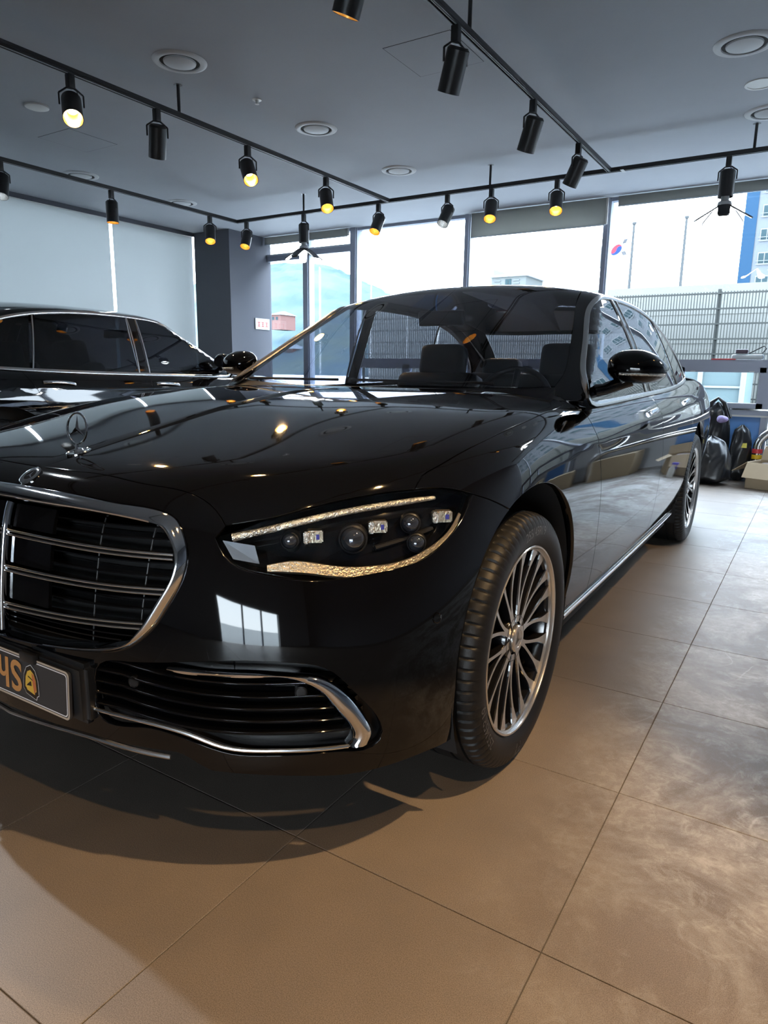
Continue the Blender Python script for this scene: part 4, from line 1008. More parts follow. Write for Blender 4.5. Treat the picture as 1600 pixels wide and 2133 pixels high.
# back wall: posts, transoms, panes
def post(x, w=.05):
    p_ = struct(box('window_post', x, x+w, WALL_Y-.05, WALL_Y+.09, 0, CEIL, M['frame']))
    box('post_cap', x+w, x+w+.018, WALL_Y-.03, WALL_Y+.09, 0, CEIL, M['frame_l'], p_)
for x in (-6.27, -5.43, -3.68, -1.96, -.17, 1.58, 3.33): post(x, .085 if x < -5 else .052)
struct(box('trim_2', -6.97, WALL_R, WALL_Y-.02, WALL_Y+.08, CEIL-.035, CEIL, M['frame']))
n_w = 9
for x0, x1, full in ((-6.97, -6.21, 1), (-6.20, -5.37, 1), (-5.37, -3.62, 0), (-3.62, -1.88, 0), (-1.88, -.13, 0), (-.13, 1.62, 0), (1.62, 3.37, 0), (3.37, 4.38, 0)):
    w = struct(bpy.data.objects.new('window_%d' % n_w, None)); COL.objects.link(w); n_w += 1
    if full:
        zt = 2.70 if x0 > -6.5 else 2.66
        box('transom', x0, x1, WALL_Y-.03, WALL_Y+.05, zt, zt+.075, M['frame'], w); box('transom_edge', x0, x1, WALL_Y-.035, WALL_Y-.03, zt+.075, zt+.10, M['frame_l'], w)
        box('pane', x0, x1, WALL_Y+.02, WALL_Y+.028, 0, zt, M['tpane'], w); box('pane', x0, x1, WALL_Y+.02, WALL_Y+.028, zt+.075, CEIL-.035, M['tpane'], w)
    else:
        box('transom', x0, x1, WALL_Y-.04, WALL_Y+.06, 1.165, 1.245, M['frame'], w); box('transom', x0, x1, WALL_Y-.04, WALL_Y+.06, .665, .735, M['frame'], w)
        box('transom_edge', x0, x1, WALL_Y-.052, WALL_Y-.04, .725, .740, M['steel'], w); box('transom_edge', x0, x1, WALL_Y-.06, WALL_Y-.04, .655, .672, M['white'], w)
        box('pane', x0, x1, WALL_Y+.02, WALL_Y+.028, 1.245, CEIL-.035, M['tpane'], w)
        xm = x0+.87
        for a, b_ in ((x0+.04, xm), (xm, x1-.04)):
            s_ = w
            for q in ((a, b_, 1.115, 1.165), (a, b_, .735, .795), (a, a+.05, .735, 1.165), (b_-.06, b_, .735, 1.165)): box('sash', q[0], q[1], WALL_Y-.035, WALL_Y+.04, q[2], q[3], M['frame'], s_)
            box('pane', a+.05, b_-.06, WALL_Y, WALL_Y+.008, .795, 1.115, M['tpane'], s_)
            for xx in (a+.11, b_-.16): box('sash_catch', xx, xx+.05, WALL_Y-.045, WALL_Y-.035, 1.120, 1.128, M['white'], s_)
        for a, b_, mm in ((x0+.04, x0+.60, 'blue'), (x0+.60, x0+1.28, 'offwhite'), (x0+1.28, x1-.04, 'blue')) if x0 < -1 else ((x0+.05, x0+.11, 'offwhite'), (x0+.11, x0+.48, 'blue'), (x0+.48, x1-.04, 'offwhite')): box('spandrel', a, b_, WALL_Y+.0, WALL_Y+.03, 0, .665, M[mm], w)
for k, (x0, x1, z0, lab) in enumerate(((-6.95, -5.44, 2.895, 'short grey roller blind above the window with the hill'), (-3.57, -1.93, 2.715, 'grey roller blind pulled furthest down, above the car roof'), (-1.80, -.19, 2.895, 'long grey roller blind above the window with the flag'))):
    b_ = box('roller_blind', x0, x1, WALL_Y-.10, WALL_Y-.096, z0, CEIL-.01, M['blindtop'])
    box('blind_rail', x0, x1, WALL_Y-.105, WALL_Y-.09, z0-.012, z0, M['frame_l'], b_); box('blind_side_glint', x1, x1+.02, WALL_Y-.10, WALL_Y-.08, z0, CEIL-.01, M['white'], b_)  # white strip stands in for the glint beside the blind
    tag(b_, lab, 'blind')
sg = box('wall_sign', -6.968, -6.955, 6.82, 7.13, 1.665, 1.825, M['white']); tag(sg, 'small white sign with red characters on the dark column', 'sign')
M['redink'] = mat('red_ink', (.55, .10, .09), .6)
for k in range(3):
    y = 6.87+k*.085
    for q in ((y, y+.05, 1.76, 1.772), (y+.02, y+.03, 1.715, 1.76), (y, y+.05, 1.705, 1.717), (y+.005, y+.045, 1.735, 1.743)): box('sign_stroke', -6.956, -6.953, q[0], q[1], q[2], q[3], M['redink'], sg)

# ---------------------------------------------------------------- lighting rails and spotlights
def rail(name, p0, p1, rods, lab):
    a, b = Vector(p0), Vector(p1); d = (b-a).normalized(); L_ = (b-a).length; s = Vector((-d.y, d.x, 0)); bm = bmesh.new()
    def bar(o, w, z0, z1):
        vs = []
        for t in (0, L_):
            for sx, sz in ((-w, z0), (w, z0), (w, z1), (-w, z1)): vs.append(bm.verts.new(a+d*t+s*(o+sx)+Vector((0, 0, sz))))
        for f in ((3, 2, 1, 0), (4, 5, 6, 7), (0, 1, 5, 4), (1, 2, 6, 5), (2, 3, 7, 6), (3, 0, 4, 7)): bm.faces.new([vs[i] for i in f])
    bar(0, .020, -.004, .018)
    body = bmobj(name, bm, M['rail'])
    for o in (-.0155, -.0035, .0125):
        bm = bmesh.new(); bar(o, .0025 if o != -.0035 else .0012, -.016, -.004); bmobj('rail_lip', bm, M['rail'] if o != -.0035 else M['vent'], body)
    for r in rods:
        bm = bmesh.new(); lathe(bm, [(0, 0), (.011, 0), (.011, CEIL-a.z-.012), (.03, CEIL-a.z-.01), (.03, CEIL-a.z), (0, CEIL-a.z)], 14, o=Vector((r[0], r[1], a.z+.01))); bmobj('hanger_rod', bm, M['rail'], body, smooth=40)
    c = a+d*(L_*.5); box('rail_label', c.x-.014, c.x+.014, c.y-.05, c.y+.05, a.z-.017, a.z-.0165, M['vent'], body)
    tag(body, lab, 'light rail', 'black lighting rails under the ceiling'); return body
RZ = 2.805
rail('lighting_rail', (-3.70, -3.0, RZ), (-3.70, 5.31, RZ), ((-3.70, 2.55), (-3.70, .2)), 'black lighting rail running from left edge towards the middle of the window')
rail('lighting_rail', (-1.45, -3.0, RZ), (-1.45, 5.31, RZ), ((-1.45, 2.50), (-1.45, .2)), 'black lighting rail coming from the top edge above the car roof')
rail('lighting_rail', (-5.85, -3.0, RZ), (-5.85, 5.31, RZ), ((-5.85, .9),), 'black lighting rail in front of the white roller blinds')
rail('lighting_rail', (.80, -3.0, RZ), (.80, 5.31, RZ), ((.80, 1.2),), 'black lighting rail right of the frame, over the free floor')
rail('lighting_rail', (-5.87, 5.335, RZ), (3.2, 5.335, RZ), ((-4.83, 5.335), (-2.57, 5.335), (-.34, 5.335)), 'black cross lighting rail parallel to the window wall')
def spotlight(pos, aim, lab, tone='w', power=1.0, size=62, led=False):
    o = empty('track_spotlight', pos); p = Vector(pos); d = Vector(aim).normalized()
    box('rail_adapter', -.020, .020, -.020, .020, -.088, -.012, M['can'], o, bev=.003)
    a_, b_, d_ = frame_of(d); h = Vector((-d.y, d.x, 0)); h = h.normalized() if h.length > .05 else Vector((1, 0, 0))
    piv = Vector((0, 0, -.185)); R_ = .058; g = h*.068
    bm = bmesh.new(); yk = [piv+g, piv+g+Vector((0, 0, .065)), piv+g*.35+Vector((0, 0, .098)), piv-g*.35+Vector((0, 0, .098)), piv-g+Vector((0, 0, .065)), piv-g]
    for u, v in zip(yk, yk[1:]): tube(bm, [u, v], .0055, 6)
    bmobj('yoke', bm, M['can'], o, smooth=50)
    tubeobj('cable', [Vector((.008, .008, -.085)), Vector((.03, .02, -.105)), Vector((.02, .035, -.13)), piv-d*.06], .003, M['can'], o, 6)
    bm = bmesh.new(); lathe(bm, [(0, -.075), (R_*.8, -.075), (R_, -.062), (R_, .130), (R_*.955, .130), (R_*.95, .06)], 32, a_, b_, d_, piv); bmobj('lamp_can', bm, M['can'], o, smooth=35)
    if led:
        bm = bmesh.new(); lathe(bm, [(0, .10), (.03, .10), (.032, .155), (.05, .165), (.055, .19), (0, .192)], 20, a_, b_, d_, piv); bmobj('lamp_neck', bm, M['vent'], o, smooth=35)
        for k in range(5):
            t = 2*math.pi*k/5+.5; r = a_*math.cos(t)+b_*math.sin(t); q = a_*-math.sin(t)+b_*math.cos(t); n_ = (d_*.90-r*.0-d_*0+r*.45).normalized(); e = (r*.84+d_*.54).normalized(); nn = e.cross(q)
            bm = bmesh.new(); poly = rrect(.105, .045, .028, 5); c = piv+d_*.175+e*.150
            fr_ = [bm.verts.new(c+e*x+q*y) for x, y in poly]; bk = [bm.verts.new(c+e*x+q*y+nn*.012*(1 if nn.z > 0 else -1)) for x, y in poly]; m_ = len(poly)
            bm.faces.new(bk)
            for i in range(m_): bm.faces.new((fr_[i], fr_[(i+1) % m_], bk[(i+1) % m_], bk[i]))
            bmobj('led_wing', bm, M['can'], o)
            bm = bmesh.new(); bm.faces.new([bm.verts.new(c+e*x*.95+q*y*.9-nn*.001*(1 if nn.z > 0 else -1)) for x, y in poly]); bmobj('led_face', bm, M['led'], o)
        tag(o, lab, 'spotlight', 'ceiling track spotlights'); return o
    bm = bmesh.new(); lathe(bm, [(R_*.945, .128), (R_*.88, .085), (R_*.70, .050), (R_*.5, .040)], 28, a_, b_, d_, piv); bmobj('reflector', bm, M['reflector'] if tone == 'w' else M['satin'], o, smooth=50)
    bm = bmesh.new(); lathe(bm, [(0, .046), (R_*.35, .044), (R_*.52, .040)], 24, a_, b_, d_, piv); bmobj('lamp_face', bm, M['bulb_w' if tone == 'w' else 'bulb_c'], o, smooth=50)
    l = bpy.data.lights.new('spot_light', 'SPOT'); l.energy = SPOT_W*power; l.color = (1.0, .65, .32) if tone == 'w' else (.85, .93, 1.0); l.spot_size = math.radians(size); l.spot_blend = .55; l.shadow_soft_size = .028
    lo = bpy.data.objects.new('spot_light', l); link(lo, o); lo.location = piv+d*.133; lo.rotation_euler = d.to_track_quat('-Z', 'Y').to_euler()
    tag(o, lab, 'spotlight', 'ceiling track spotlights'); return o
SPZ = 2.80
for pos, aim, lab, tone, pw in (
    ((-3.70, 1.71, SPZ), (.70, -.46, -.90), 'glowing spotlight nearest the left edge on the long rail', 'w', 1),
    ((-3.70, 2.35, SPZ), (-.40, .24, -1), 'black spotlight turned away, second on the long left rail', 'w', 1),
    ((-3.70, 3.23, SPZ), (.72, -.46, -.95), 'glowing spotlight in the middle of the long left rail', 'w', 1),
    ((-3.70, 4.25, SPZ), (.50, -.48, -1), 'spotlight near the far end of the long left rail', 'w', 1),
    ((-1.45, 1.45, SPZ), (-.45, .10, -1), 'black spotlight cut off by the top edge of the picture', 'w', 1),
    ((-1.45, 2.35, SPZ), (-.43, .26, -1), 'large black spotlight under the ceiling hatch', 'w', 1),
    ((-1.45, 3.46, SPZ), (-.43, .26, -1), 'black spotlight halfway along the right rail', 'w', 1),
    ((-1.45, 4.44, SPZ), (-.55, .20, -1), 'black spotlight at the far end of the right rail', 'w', 1),
    ((-5.70, 5.335, SPZ), (.18, -.50, -1), 'spotlight at the left end of the cross rail before the column', 'w', 1),
    ((-3.83, 5.335, SPZ), (-.03, -.60, -1), 'spotlight on the cross rail left of the big bright pane', 'w', 1),
    ((-3.02, 5.335, SPZ), (-.10, -.62, -1), 'cool white spotlight on the cross rail', 'c', 1),
    ((-2.55, 5.335, SPZ), (.20, -.60, -1), 'spotlight on the cross rail under the hanger rod', 'w', 1),
    ((-1.91, 5.335, SPZ), (.24, -.66, -1), 'brightest glowing spotlight on the cross rail right of the middle', 'w', 1),
    ((-5.85, 2.48, SPZ), (.30, -.30, -1), 'cool white spotlight cut off by the left edge', 'c', 1),
    ((-5.85, 3.58, SPZ), (.04, -.03, -1), 'spotlight hanging straight down over the gap between blinds', 'w', 1),
    ((-5.85, 4.89, SPZ), (.42, -.42, -1), 'spotlight near the rail corner before the dark column', 'w', 1),
    ((-1.45, .55, SPZ), (.10, -.55, -1), 'spotlight above the bonnet, above the picture', 'w', .8),
    ((.80, .20, SPZ), (-.50, -.16, -1), 'spotlight right of the car, above the picture', 'w', 2.6),
    ((.80, 2.60, SPZ), (-.30, -.10, -1), 'spotlight over the free floor right of the frame', 'w', 1.2),
    ((.80, -1.10, SPZ), (-.60, .50, -.95), 'spotlight over the camera, aimed at the headlight', 'w', .8),
    ((-3.70, .20, SPZ), (2.75, -.95, -2.7), 'cool white spotlight left of the picture on the long rail', 'c', 2.4)):
    spotlight(pos, aim, lab, tone, pw)
spotlight((-4.83, 5.335, SPZ), (0, 0, -1), 'spotlight with folding white led wings in front of the left window', led=True)
spotlight((-.51, 5.335, SPZ), (0, 0, -1), 'spotlight with folding white led wings in front of the flag window', led=True)
spotlight((.80, 3.9, SPZ), (0, 0, -1), 'spotlight with folding white led wings right of the frame', led=True)
# ---------------------------------------------------------------- ceiling fittings
def diffuser(x, y, r, lab):
    bm = bmesh.new(); lathe(bm, [(r, 0), (r*.98, -.006), (r*.86, -.013), (r*.74, -.010), (r*.73, 0)], 48, o=Vector((x, y, CEIL))); o = bmobj('air_diffuser', bm, M['vent'], smooth=50)
    bm = bmesh.new(); lathe(bm, [(r*.75, -.001), (r*.55, -.001)], 48, o=Vector((x, y, CEIL))); bmobj('diffuser_slot', bm, M['slot'], o)
    bm = bmesh.new(); lathe(bm, [(r*.60, -.003), (r*.58, -.012), (r*.40, -.020), (0, -.024)], 48, o=Vector((x, y, CEIL))); bmobj('diffuser_disc', bm, M['vent'], o, smooth=50)
    tag(o, lab, 'air vent', 'round ceiling air diffusers')
for x, y, lab in ((-3.40, 2.30, 'round ceiling air diffuser nearest the left rail spotlights'), (-3.40, 3.72, 'round ceiling air diffuser in the middle of the ceiling'), (-3.42, 5.06, 'round ceiling air diffuser next to the cross rail'),
                  (-.30, 3.83, 'largest round ceiling air diffuser in the top right corner'), (-.24, 5.11, 'round ceiling air diffuser at the right edge by the hanger rod'), (-6.36, 3.62, 'round ceiling air diffuser half hidden behind the left rail'), (-6.36, 4.95, 'round ceiling air diffuser above the rail corner')): diffuser(x, y, .172, lab)
bm = bmesh.new(); lathe(bm, [(.085, 0), (.084, -.012), (.055, -.022), (0, -.025)], 32, o=Vector((-4.94, 2.28, CEIL))); tag(bmobj('smoke_detector', bm, M['white'], smooth=50), 'white round smoke detector on the ceiling at the left', 'smoke detector')
bm = bmesh.new(); lathe(bm, [(.10, 0), (.098, -.006), (.082, -.006), (.080, .0)], 40, o=Vector((-.26, 4.51, CEIL))); dl = bmobj('downlight', bm, M['white'], smooth=40); tag(dl, 'round white recessed downlight between two air diffusers', 'downlight')
bm = bmesh.new(); lathe(bm, [(.081, -.002), (0, -.002)], 32, o=Vector((-.26, 4.51, CEIL))); bmobj('downlight_lens', bm, M['white'], dl)
bm = bmesh.new(); lathe(bm, [(.035, 0), (.033, -.006), (.012, -.008), (.010, -.03), (.016, -.032), (0, -.034)], 20, o=Vector((-3.40, 3.02, CEIL))); tag(bmobj('sprinkler', bm, M['white'], smooth=40), 'small sprinkler head on the ceiling', 'sprinkler')
# ---------------------------------------------------------------- outside
M['asphalt'] = mat('pale_concrete_yard', (.46, .46, .45), .9, spec=0, var=.15, vscale=.6)
M['fence'] = mat('galvanised_fence', (0.0319, 0.03381, 0.0319), .5, .3, spec=0)
M['corr'] = mat('pale_corrugated_wall', (0.1174, 0.1174, 0.1081), .7, spec=0, var=.08, vscale=1.5)
M['pole'] = mat('grey_pole', (.035, .038, .040), .4, .4, spec=0)
struct(box('ground', -260, 160, WALL_Y+.25, 420, -.45, -.15, M['asphalt'])); struct(box('ground', -160, 160, -220, WALL_F-.25, -.45, -.15, M['asphalt'])); struct(box('ground', WALL_R+.25, 160, WALL_F-.25, WALL_Y+.25, -.45, -.15, M['asphalt'])); struct(box('ground', -260, WALL_X-.25, WALL_F-.25, WALL_Y+.25, -.45, -.15, M['asphalt']))
# pale boarded wall behind a wire fence
fw = empty('boarded_wall', (0, 13.0, 0))
for k in range(11): 
    z0 = -.15+k*.258; box('board', -9, 14, -.012*(k % 2), .03, z0, z0+.262, M['corr'], fw)
tag(fw, 'pale boarded wall outside behind the wire fence', 'wall')
fe = empty('wire_fence', (0, 12.0, 0)); bm = bmesh.new()
for i in range(470): x = -8.5+i*.0464; bx(bm, x-.0065, x+.0065, -.006, .006, -.15, 2.46)
vw = bmobj('vertical_wires', bm, M['fence'], fe); vw['kind'] = 'stuff'
for k in range(11): z = -.05+k*.248; box('rail_wire', -8.5, 13.3, -.012, .012, z-.013, z+.013, M['fence'], fe)
for x in np.arange(-8.5, 13.4, 2.4): box('fence_post', x-.025, x+.025, .012, .06, -.15, 2.5, M['fence'], fe)
tag(fe, 'grey wire mesh fence outside the window behind the car', 'fence')
M['aptf'] = mat('booth_frame_white', (0.1972, 0.203, 0.2088), .6, spec=0)
# white framed booth seen through the low window
bo = empty('guard_booth', (-1.35, 10.2, -.15)); M['booth'] = mat('booth_glass', (0.0928, 0.1218, 0.1218), .2, spec=0); 
box('booth_body', -1.2, .75, 0, 1.2, 0, 1.42, M['booth'], bo)
for x in (-1.2, -.35, .1, .68): box('booth_frame', x, x+.07, -.03, 0, 0, 1.42, M['aptf'], bo)
box('booth_frame', -1.2, .75, -.02, .0, 1.05, 1.08, M['aptf'], bo); tag(bo, 'pale glazed booth with white frame seen through the low window', 'booth')
# flag poles and flag
def fpole(x, y, h, lab):
    bm = bmesh.new(); lathe(bm, [(0, -.15), (.075, -.15), (.06, h*.6), (.045, h), (.085, h+.02), (.085, h+.09), (0, h+.09)], 14, o=Vector((x, y, 0))); tag(bmobj('flag_pole', bm, M['pole'], smooth=40), lab, 'flag pole', 'flag poles outside')
fpole(-6.58, 28, 6.78, 'thin flag pole carrying the flag'); fpole(-4.68, 28, 6.82, 'bare flag pole without a flag')
M['flagw'] = mat('flag_white', (0.1299, 0.1332, 0.1397), .7, spec=0); M['flagr'] = mat('flag_red', (0.1705, 0.0203, 0.02842), .7, spec=0); M['flagb'] = mat('flag_blue', (0.01218, 0.02436, 0.1015), .7, spec=0); M['flagk'] = mat('flag_black', (.03, .03, .035), .7, spec=0)
FA, FB = np.array((-6.66, 28, 6.40)), np.array((-1.22, 0, -.16))
def fpt(u, v, off=0): p = FA+FB*u+np.array((0, 0, -.80))*v+np.array((0, .07*math.sin(5*u+2*v)+off, -.22*u*u+.03*math.sin(6*u))); return tuple(p)
nu, nv = 16, 8
fg = meshobj('national_flag', [fpt(i/nu, j/nv) for i in range(nu+1) for j in range(nv+1)], [(i*(nv+1)+j, i*(nv+1)+j+1, (i+1)*(nv+1)+j+1, (i+1)*(nv+1)+j) for i in range(nu) for j in range(nv)], M['flagw'], None, True)
tag(fg, 'white flag with red and blue circle waving from the pole', 'flag')
for o_ in (-.006, .006):
    def half(sg, m_):
        pts = [(.43+.155*math.cos(t), .5+sg*.235*math.sin(t)) for t in np.linspace(0, math.pi, 15)]+[(.275+.0775+.0775*math.cos(t), .5-.1175*math.sin(t)) for t in np.linspace(math.pi, 0, 8)[1:]]+[(.43+.0775+.0775*math.cos(t), .5+.1175*math.sin(t)) for t in np.linspace(math.pi, 0, 8)[1:-1]]
        meshobj('flag_circle', [fpt(u, v, o_) for u, v in pts], [tuple(range(len(pts)))], m_, fg)
    half(-1, M['flagr']); half(1, M['flagb'])
    for cu_, cv_, sl in ((.19, .22, 1), (.19, .78, -1), (.81, .22, -1), (.81, .78, 1)):
        for k in (-1, 0, 1):
            du = .035*k; meshobj('flag_bar', [fpt(cu_+du+a*.012+b*.05*sl*.5, cv_+b*.085, o_) for a, b in ((-1, -1), (1, -1), (1, 1), (-1, 1))], [(0, 1, 2, 3)], M['flagk'], fg)
# apartment block with a blue stripe
M['aptw'] = mat('apartment_white', (0.07018, 0.07656, 0.08454), .7, spec=0, var=.04, vscale=.4); M['aptb'] = mat('apartment_blue', (0.01305, 0.03045, 0.0551), .7, spec=0); M['aptg'] = mat('apartment_window', (0.0203, 0.03248, 0.03654), .15, spec=0); M['aptf'] = mat('apartment_frame', (0.1183, 0.1218, 0.1253), .6, spec=0); M['aptr'] = mat('apartment_rail', (0.0928, 0.1015, 0.1102), .6, spec=0)
def tower(name, x, y, rz, w, h, dpt, lab, floors, z0, sx, nx):
    r = empty(name, (x, y, -.2), rz); box('wall', 0, w, 0, dpt, 0, h, M['aptw'], r); box('blue_stripe', 0, 1.45, -.12, .0, 0, h, M['aptb'], r)
    box('blue_band', 1.45, w, -.10, 0, h-3.2, h-1.2, M['aptb'], r)
    fm = None
    for k in range(floors):
        for i in range(nx):
            x0 = 2.0+i*sx; z = z0+2.8*k
            if z+1.6 > h-3.3: continue
            if fm is None:
                a = box('window', 0, 2.2, -.06, 0, 0, 1.5, M['aptf'], r); kids = [box('pane', .10+q*.70, .70+q*.70, -.08, -.06, .18, 1.38, M['aptg'], a) for q in range(3)]; kids.append(box('window_rail', -.15, 2.4, -.30, -.27, .02, .12, M['aptr'], a)); kids.append(box('window_rail', -.15, 2.4, -.30, -.27, .42, .50, M['aptr'], a)); fm = a
            else: a = copy_tree(fm, r)
            a.location = (x0, 0, z)
    tag(r, lab, 'building'); return r
tower('apartment_block', -10.3, 100, 0, 34, 46, 14, 'tall white apartment block with a blue stripe at the right edge', 15, .9, 3.6, 8)
tower('apartment_block', 10, 60, -.5, 30, 30, 12, 'white and blue apartment block right of the frame', 10, .9, 3.6, 7)
# small far building above the car roof
hb = empty('far_building', (-41.6, 90, 0)); M['grey1'] = mat('pale_render', (0.1276, 0.1392, 0.1508), .8, spec=0); M['grey2'] = mat('grey_cladding', (0.0696, 0.0754, 0.07424), .8, spec=0)
box('stair_tower', 0, 2.1, 0, 4, -.2, 14.9, M['grey1'], hb); box('body', 2.1, 7.0, -.5, 6, -.2, 13.7, M['grey2'], hb); box('roof_edge', 1.9, 7.3, -.8, 6.2, 13.7, 14.0, M['grey1'], hb)
for x in (2.5, 5.2): 
    for z in (13.15, 12.75): box('louver', x, x+.9, -.6, -.5, z, z+.18, M['aptw'], hb)
for x in (4.1, 4.55): box('window', x, x+.38, -.58, -.5, 12.3, 13.4, M['aptg'], hb)
tag(hb, 'small grey rooftop building far away above the car roof', 'building')
# wooded hill with houses
M['hill'] = None
m, nt_, b_, N_, L_ = node_mat('hazy_wooded_hill')
tc_ = N_('ShaderNodeTexCoord'); n1 = N_('ShaderNodeTexNoise'); n1.inputs['Scale'].default_value = .06; n1.inputs['Detail'].default_value = 8; L_(tc_.outputs['Object'], n1.inputs['Vector'])
rp = N_('ShaderNodeValToRGB'); rp.color_ramp.elements[0].position = .35; rp.color_ramp.elements[0].color = (.034, .052, .064, 1); rp.color_ramp.elements[1].position = .68; rp.color_ramp.elements[1].color = (.058, .072, .062, 1); L_(n1.outputs['Fac'], rp.inputs[0]); L_(rp.outputs[0], b_.inputs['Base Color']); b_.inputs['Roughness'].default_value = .95; b_.inputs['Specular IOR Level'].default_value = 0  # distance haze is mixed into the tree colours as a bluish tint
ridge = cub([-320, -230, -178, -161, -147, -139, -120, -100, -60, -20], [20, 36, 41, 38.5, 32.5, 29.5, 23, 17, 8, 0])
nx_, ny_ = 120, 26; v = []; rng = np.random.RandomState(3); bmp = rng.rand(nx_+1, ny_+1)*1.6
for i in range(nx_+1):
    x = -320+300*i/nx_
    for j in range(ny_+1): t = j/ny_; y = 120+100*t; v.append((x*(.6+.4*(.4+.6*t)), y, -.3+float(ridge(x))*1.0*math.sin(t*math.pi/2)**1.4+bmp[i, j]*(.2+t)-1.0*t))
hl_ = meshobj('hill', v, [(i*(ny_+1)+j, (i+1)*(ny_+1)+j, (i+1)*(ny_+1)+j+1, i*(ny_+1)+j+1) for i in range(nx_) for j in range(ny_)], m, None, False); struct(hl_)
M['brick'] = mat('red_brick', (0.087, 0.0493, 0.04524), .8, spec=0); M['roofw'] = mat('pale_roof', (0.1276, 0.145, 0.1566), .6, spec=0)
for x, y, z, w, h, lab in ((-124, 140, 13.2, 3.4, 1.7, 'red house with a pale roof on the hillside'), (-118, 138, 4.6, 3.0, 1.6, 'lower red house on the hillside by the column')):
    o = empty('hillside_house', (x, y, z)); box('house_wall', 0, w, 0, 6, -2, h, M['brick'], o)
    bm = bmesh.new(); a = [bm.verts.new(q) for q in ((-.4, -.4, h), (w+.4, -.4, h), (w+.4, 6.4, h), (-.4, 6.4, h), (w*.3, 3, h+1.1), (w*.7, 3, h+1.1))]
    for f in ((0, 1, 5, 4), (1, 2, 5), (2, 3, 4, 5), (3, 0, 4)): bm.faces.new([a[i] for i in f])
    bmobj('house_roof', bm, M['roofw'], o)
    for q in (.5, 1.8): box('window', q, q+.7, -.06, 0, .4, 1.2, M['aptg'], o)
    tag(o, lab, 'house', 'houses on the hill')
# ---------------------------------------------------------------- things by the window on the right
M['bag'] = mat('black_bin_bag', (.014, .015, .018), .30, 0, .5, bump=.25, bscale=14); M['card'] = mat('cardboard', (.46, .36, .24), .8, var=.06, vscale=6); M['cardin'] = mat('cardboard_inside', (.40, .31, .21), .85)
PROF = cub([0, .06, .15, .4, .65, .8, .9, .96, 1], [.84, .97, 1.0, .98, .92, .84, .70, .50, .30])
def sack(name, loc, rx, ry, h, seed, lab, neck=.28):
    rg = np.random.RandomState(seed); bm = bmesh.new(); bmesh.ops.create_icosphere(bm, subdivisions=5, radius=1)
    ph = rg.rand(14)*6.28; fr_ = rg.randint(2, 9, 14)
    for v in bm.verts:
        x, y, z = v.co; t = (z+1)/2; a = math.atan2(y, x)
        w = float(PROF(t))*(1 if t < .6 else 1-(1-neck)*.35*((t-.6)/.4))
        wr = 1+sum(.018*math.sin(f*a+p+7*t*(k % 3-1)) for k, (f, p) in enumerate(zip(fr_, ph)))+.035*math.sin(9*a+4*math.sin(6*t))*t
        r = math.hypot(x, y) or 1; rr = min(1, r*1.6)
        v.co = (x/r*rr*w*rx*wr, y/r*rr*w*ry*wr, max(0, h*(t**.9)+.012*math.sin(5*a+ph[0])))
    o = bmobj(name, bm, M['bag'], None, smooth=70, loc=loc); tag(o, lab, 'bag', 'black bin bags by the window'); return o
b1 = sack('bin_bag', (-.545, 6.50, 0), .195, .19, .48, 3, 'full black bin bag on the floor behind the rear wheel', .35)
b2 = sack('bin_bag', (-.57, 6.94, .0), .15, .13, .80, 11, 'tall open black bin bag with handles leaning at the window', .35)
b3 = sack('bin_bag', (-.31, 6.90, .0), .105, .11, .58, 23, 'crumpled glossy black bin bag with a yellow tag', .55)
tubeobj('bag_handle', [(-.10, 0, .66), (-.06, -.02, .80), (0, -.02, .85), (.06, -.02, .80), (.12, 0, .64)], [.03, .022, .014, .022, .03], M['bag'], b2, 8)
M['lilac'] = mat('lilac_cloth', (.34, .28, .52), .8); M['yellow'] = mat('yellow_tag', (.70, .62, .10), .5); M['redp'] = mat('red_tape', (.68, .05, .06), .4); M['yelp'] = mat('yellow_tape', (.80, .50, .02), .4)
bm = bmesh.new(); bmesh.ops.create_icosphere(bm, subdivisions=3, radius=.055)
for v in bm.verts: v.co *= 1+.16*math.sin(30*v.co.x)*math.cos(34*v.co.z); v.co.z *= .7
tag(bmobj('cleaning_cloth', bm, M['lilac'], None, smooth=60, loc=(-.50, 6.75, .64)), 'crumpled lilac cloth sticking out of the open bag', 'cloth')
meshobj('bag_tag', [(.02, -.152, .36), (.07, -.150, .36), (.068, -.150, .41), (.03, -.152, .405)], [(0, 1, 2, 3)], M['yellow'], b3)
# chromed pipe barrier with coloured tape
pb = empty('pipe_barrier', (.02, 6.88, 0)); pr_ = .045
arc = [(-.17, 0, .0), (-.17, 0, .30)]+[(-.17+.25*(1-math.cos(t)), 0, .36+.20*math.sin(t)) for t in np.linspace(.1, math.pi/2, 9)]+[(.5, 0, .56), (1.1, 0, .56)]+[(1.1+.17*math.sin(t), 0, .36+.20*math.cos(t)) for t in np.linspace(.1, math.pi/2, 7)]+[(1.27, 0, 0)]
tubeobj('pipe', arc, pr_, M['steel'], pb, 20)
for z, m_ in ((.325, 'redp'), (.265, 'yelp')):
    bm = bmesh.new(); lathe(bm, [(pr_+.002, z-.022), (pr_+.004, z-.02), (pr_+.004, z+.02), (pr_+.002, z+.022)], 24, o=Vector((-.17, 0, 0))); bmobj('tape_ring', bm, M[m_], pb, smooth=40)
tag(pb, 'polished steel pipe barrier with red and yellow tape', 'barrier')
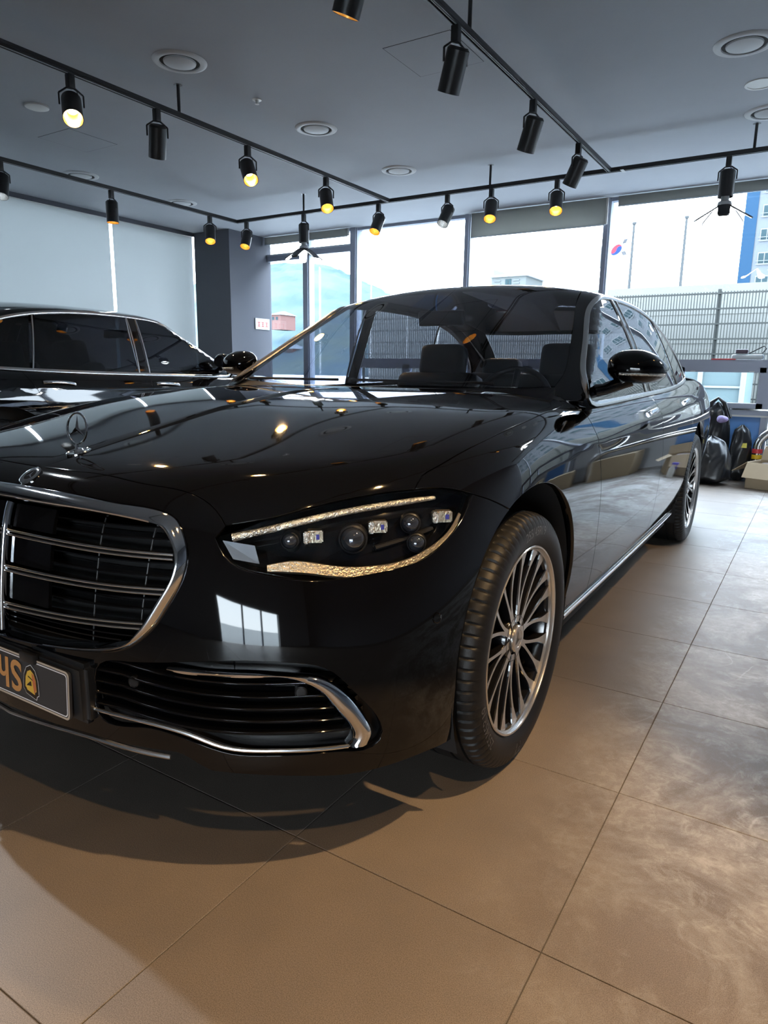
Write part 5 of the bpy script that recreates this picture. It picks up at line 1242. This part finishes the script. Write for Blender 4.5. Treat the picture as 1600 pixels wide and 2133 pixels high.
# open cardboard box
cb_ = empty('cardboard_box', (.055, 6.50, 0), math.radians(-18)); w_, d_, h_ = .21, .16, .255; th = .005
for nm, q in (('side', (-w_, -w_+th, -d_, d_, 0, h_)), ('side', (w_-th, w_, -d_, d_, 0, h_)), ('side', (-w_, w_, -d_, -d_+th, 0, h_)), ('side', (-w_, w_, d_-th, d_, 0, h_)), ('bottom', (-w_, w_, -d_, d_, 0, th))): box(nm, *q, M['card'], cb_)
def flap(p, q, out_, m_): 
    p, q, o_ = Vector(p), Vector(q), Vector(out_); n_ = (q-p).cross(o_).normalized()*.004
    meshobj('flap', [p, q, q+o_, p+o_, p+n_, q+n_, q+o_+n_, p+o_+n_], [(0, 1, 2, 3), (7, 6, 5, 4), (0, 4, 5, 1), (1, 5, 6, 2), (2, 6, 7, 3), (3, 7, 4, 0)], m_, cb_)
flap((-w_, -d_, h_), (-w_, d_, h_), (-.13, -.02, -.10), M['card']); flap((w_, -d_, h_), (w_, d_, h_), (.14, 0, -.06), M['card']); flap((-w_, -d_, h_), (w_, -d_, h_), (0, -.10, -.14), M['card']); flap((-w_, d_, h_), (w_, d_, h_), (.0, .07, .13), M['cardin'])
tag(cb_, 'open cardboard box with folded out flaps on the floor', 'box')
M['brown'] = mat('brown_scrap', (.16, .12, .10), .7, var=.3, vscale=20); rbx = rbox('packing_scrap', (.055, 6.50, .18), (.28, .20, .12), M['brown'], None, .1, .04); tag(rbx, 'brown packing scrap lying in the open cardboard box', 'scrap')
M['violet'] = mat('violet_plastic', (.10, .08, .55), .35)
sp_ = empty('spray_bottle', (.12, 6.16, 0)); bm = bmesh.new(); lathe(bm, [(0, 0), (.035, 0), (.036, .02), (.034, .10), (.014, .13), (.013, .15), (0, .15)], 20); bmobj('bottle', bm, M['white'], sp_, smooth=40)
box('spray_head', -.055, .02, -.012, .012, .148, .175, M['violet'], sp_, bev=.004); box('trigger', -.045, -.035, -.006, .006, .10, .15, M['violet'], sp_)
tag(sp_, 'spray bottle with violet trigger head beside the cardboard box', 'bottle')
# bits lying on the window ledge
M['film'] = mat('clear_wrap', (.45, .50, .54), .2)
o = rbox('plastic_wrap', (-.36, WALL_Y-.02, 1.275), (.30, .07, .05), M['film'], None, 0, .02); tag(o, 'crumpled clear plastic wrap on the window ledge', 'wrap')
o = rbox('dark_tool', (-.42, WALL_Y-.02, 1.33), (.12, .05, .045), mat('dark_purple_tool', (.06, .04, .06), .5), None, 0, .018); tubeobj('tool_loop', [(-.35, WALL_Y-.02, 1.31), (-.28, WALL_Y-.02, 1.35), (-.22, WALL_Y-.02, 1.385), (-.195, WALL_Y-.02, 1.36), (-.23, WALL_Y-.02, 1.31)], .006, M['rail'], o, 6); tag(o, 'dark tool with a loop handle on the window ledge', 'tool')
o = box('red_strip', -.70, -.47, WALL_Y-.05, WALL_Y-.03, 1.245, 1.256, M['redp']); tag(o, 'flat red strip lying on the window ledge', 'strip')

# cartons further right along the window
for x, y, rz, w2, d2, h2, lab in ((.95, 6.72, .15, .24, .17, .42, 'closed brown carton right of the frame by the window'), (1.62, 6.66, -.2, .20, .20, .33, 'lower closed carton right of the frame'), (2.35, 6.75, .1, .28, .18, .50, 'tallest closed carton right of the frame')):
    o = empty('carton', (x, y, 0), rz); box('carton_body', -w2, w2, -d2, d2, 0, h2, M['card'], o, bev=.003); box('carton_tape', -w2-.0005, w2+.0005, -.025, .025, h2-.03, h2+.0008, M['cardin'], o)
    tag(o, lab, 'box', 'closed cartons along the window')
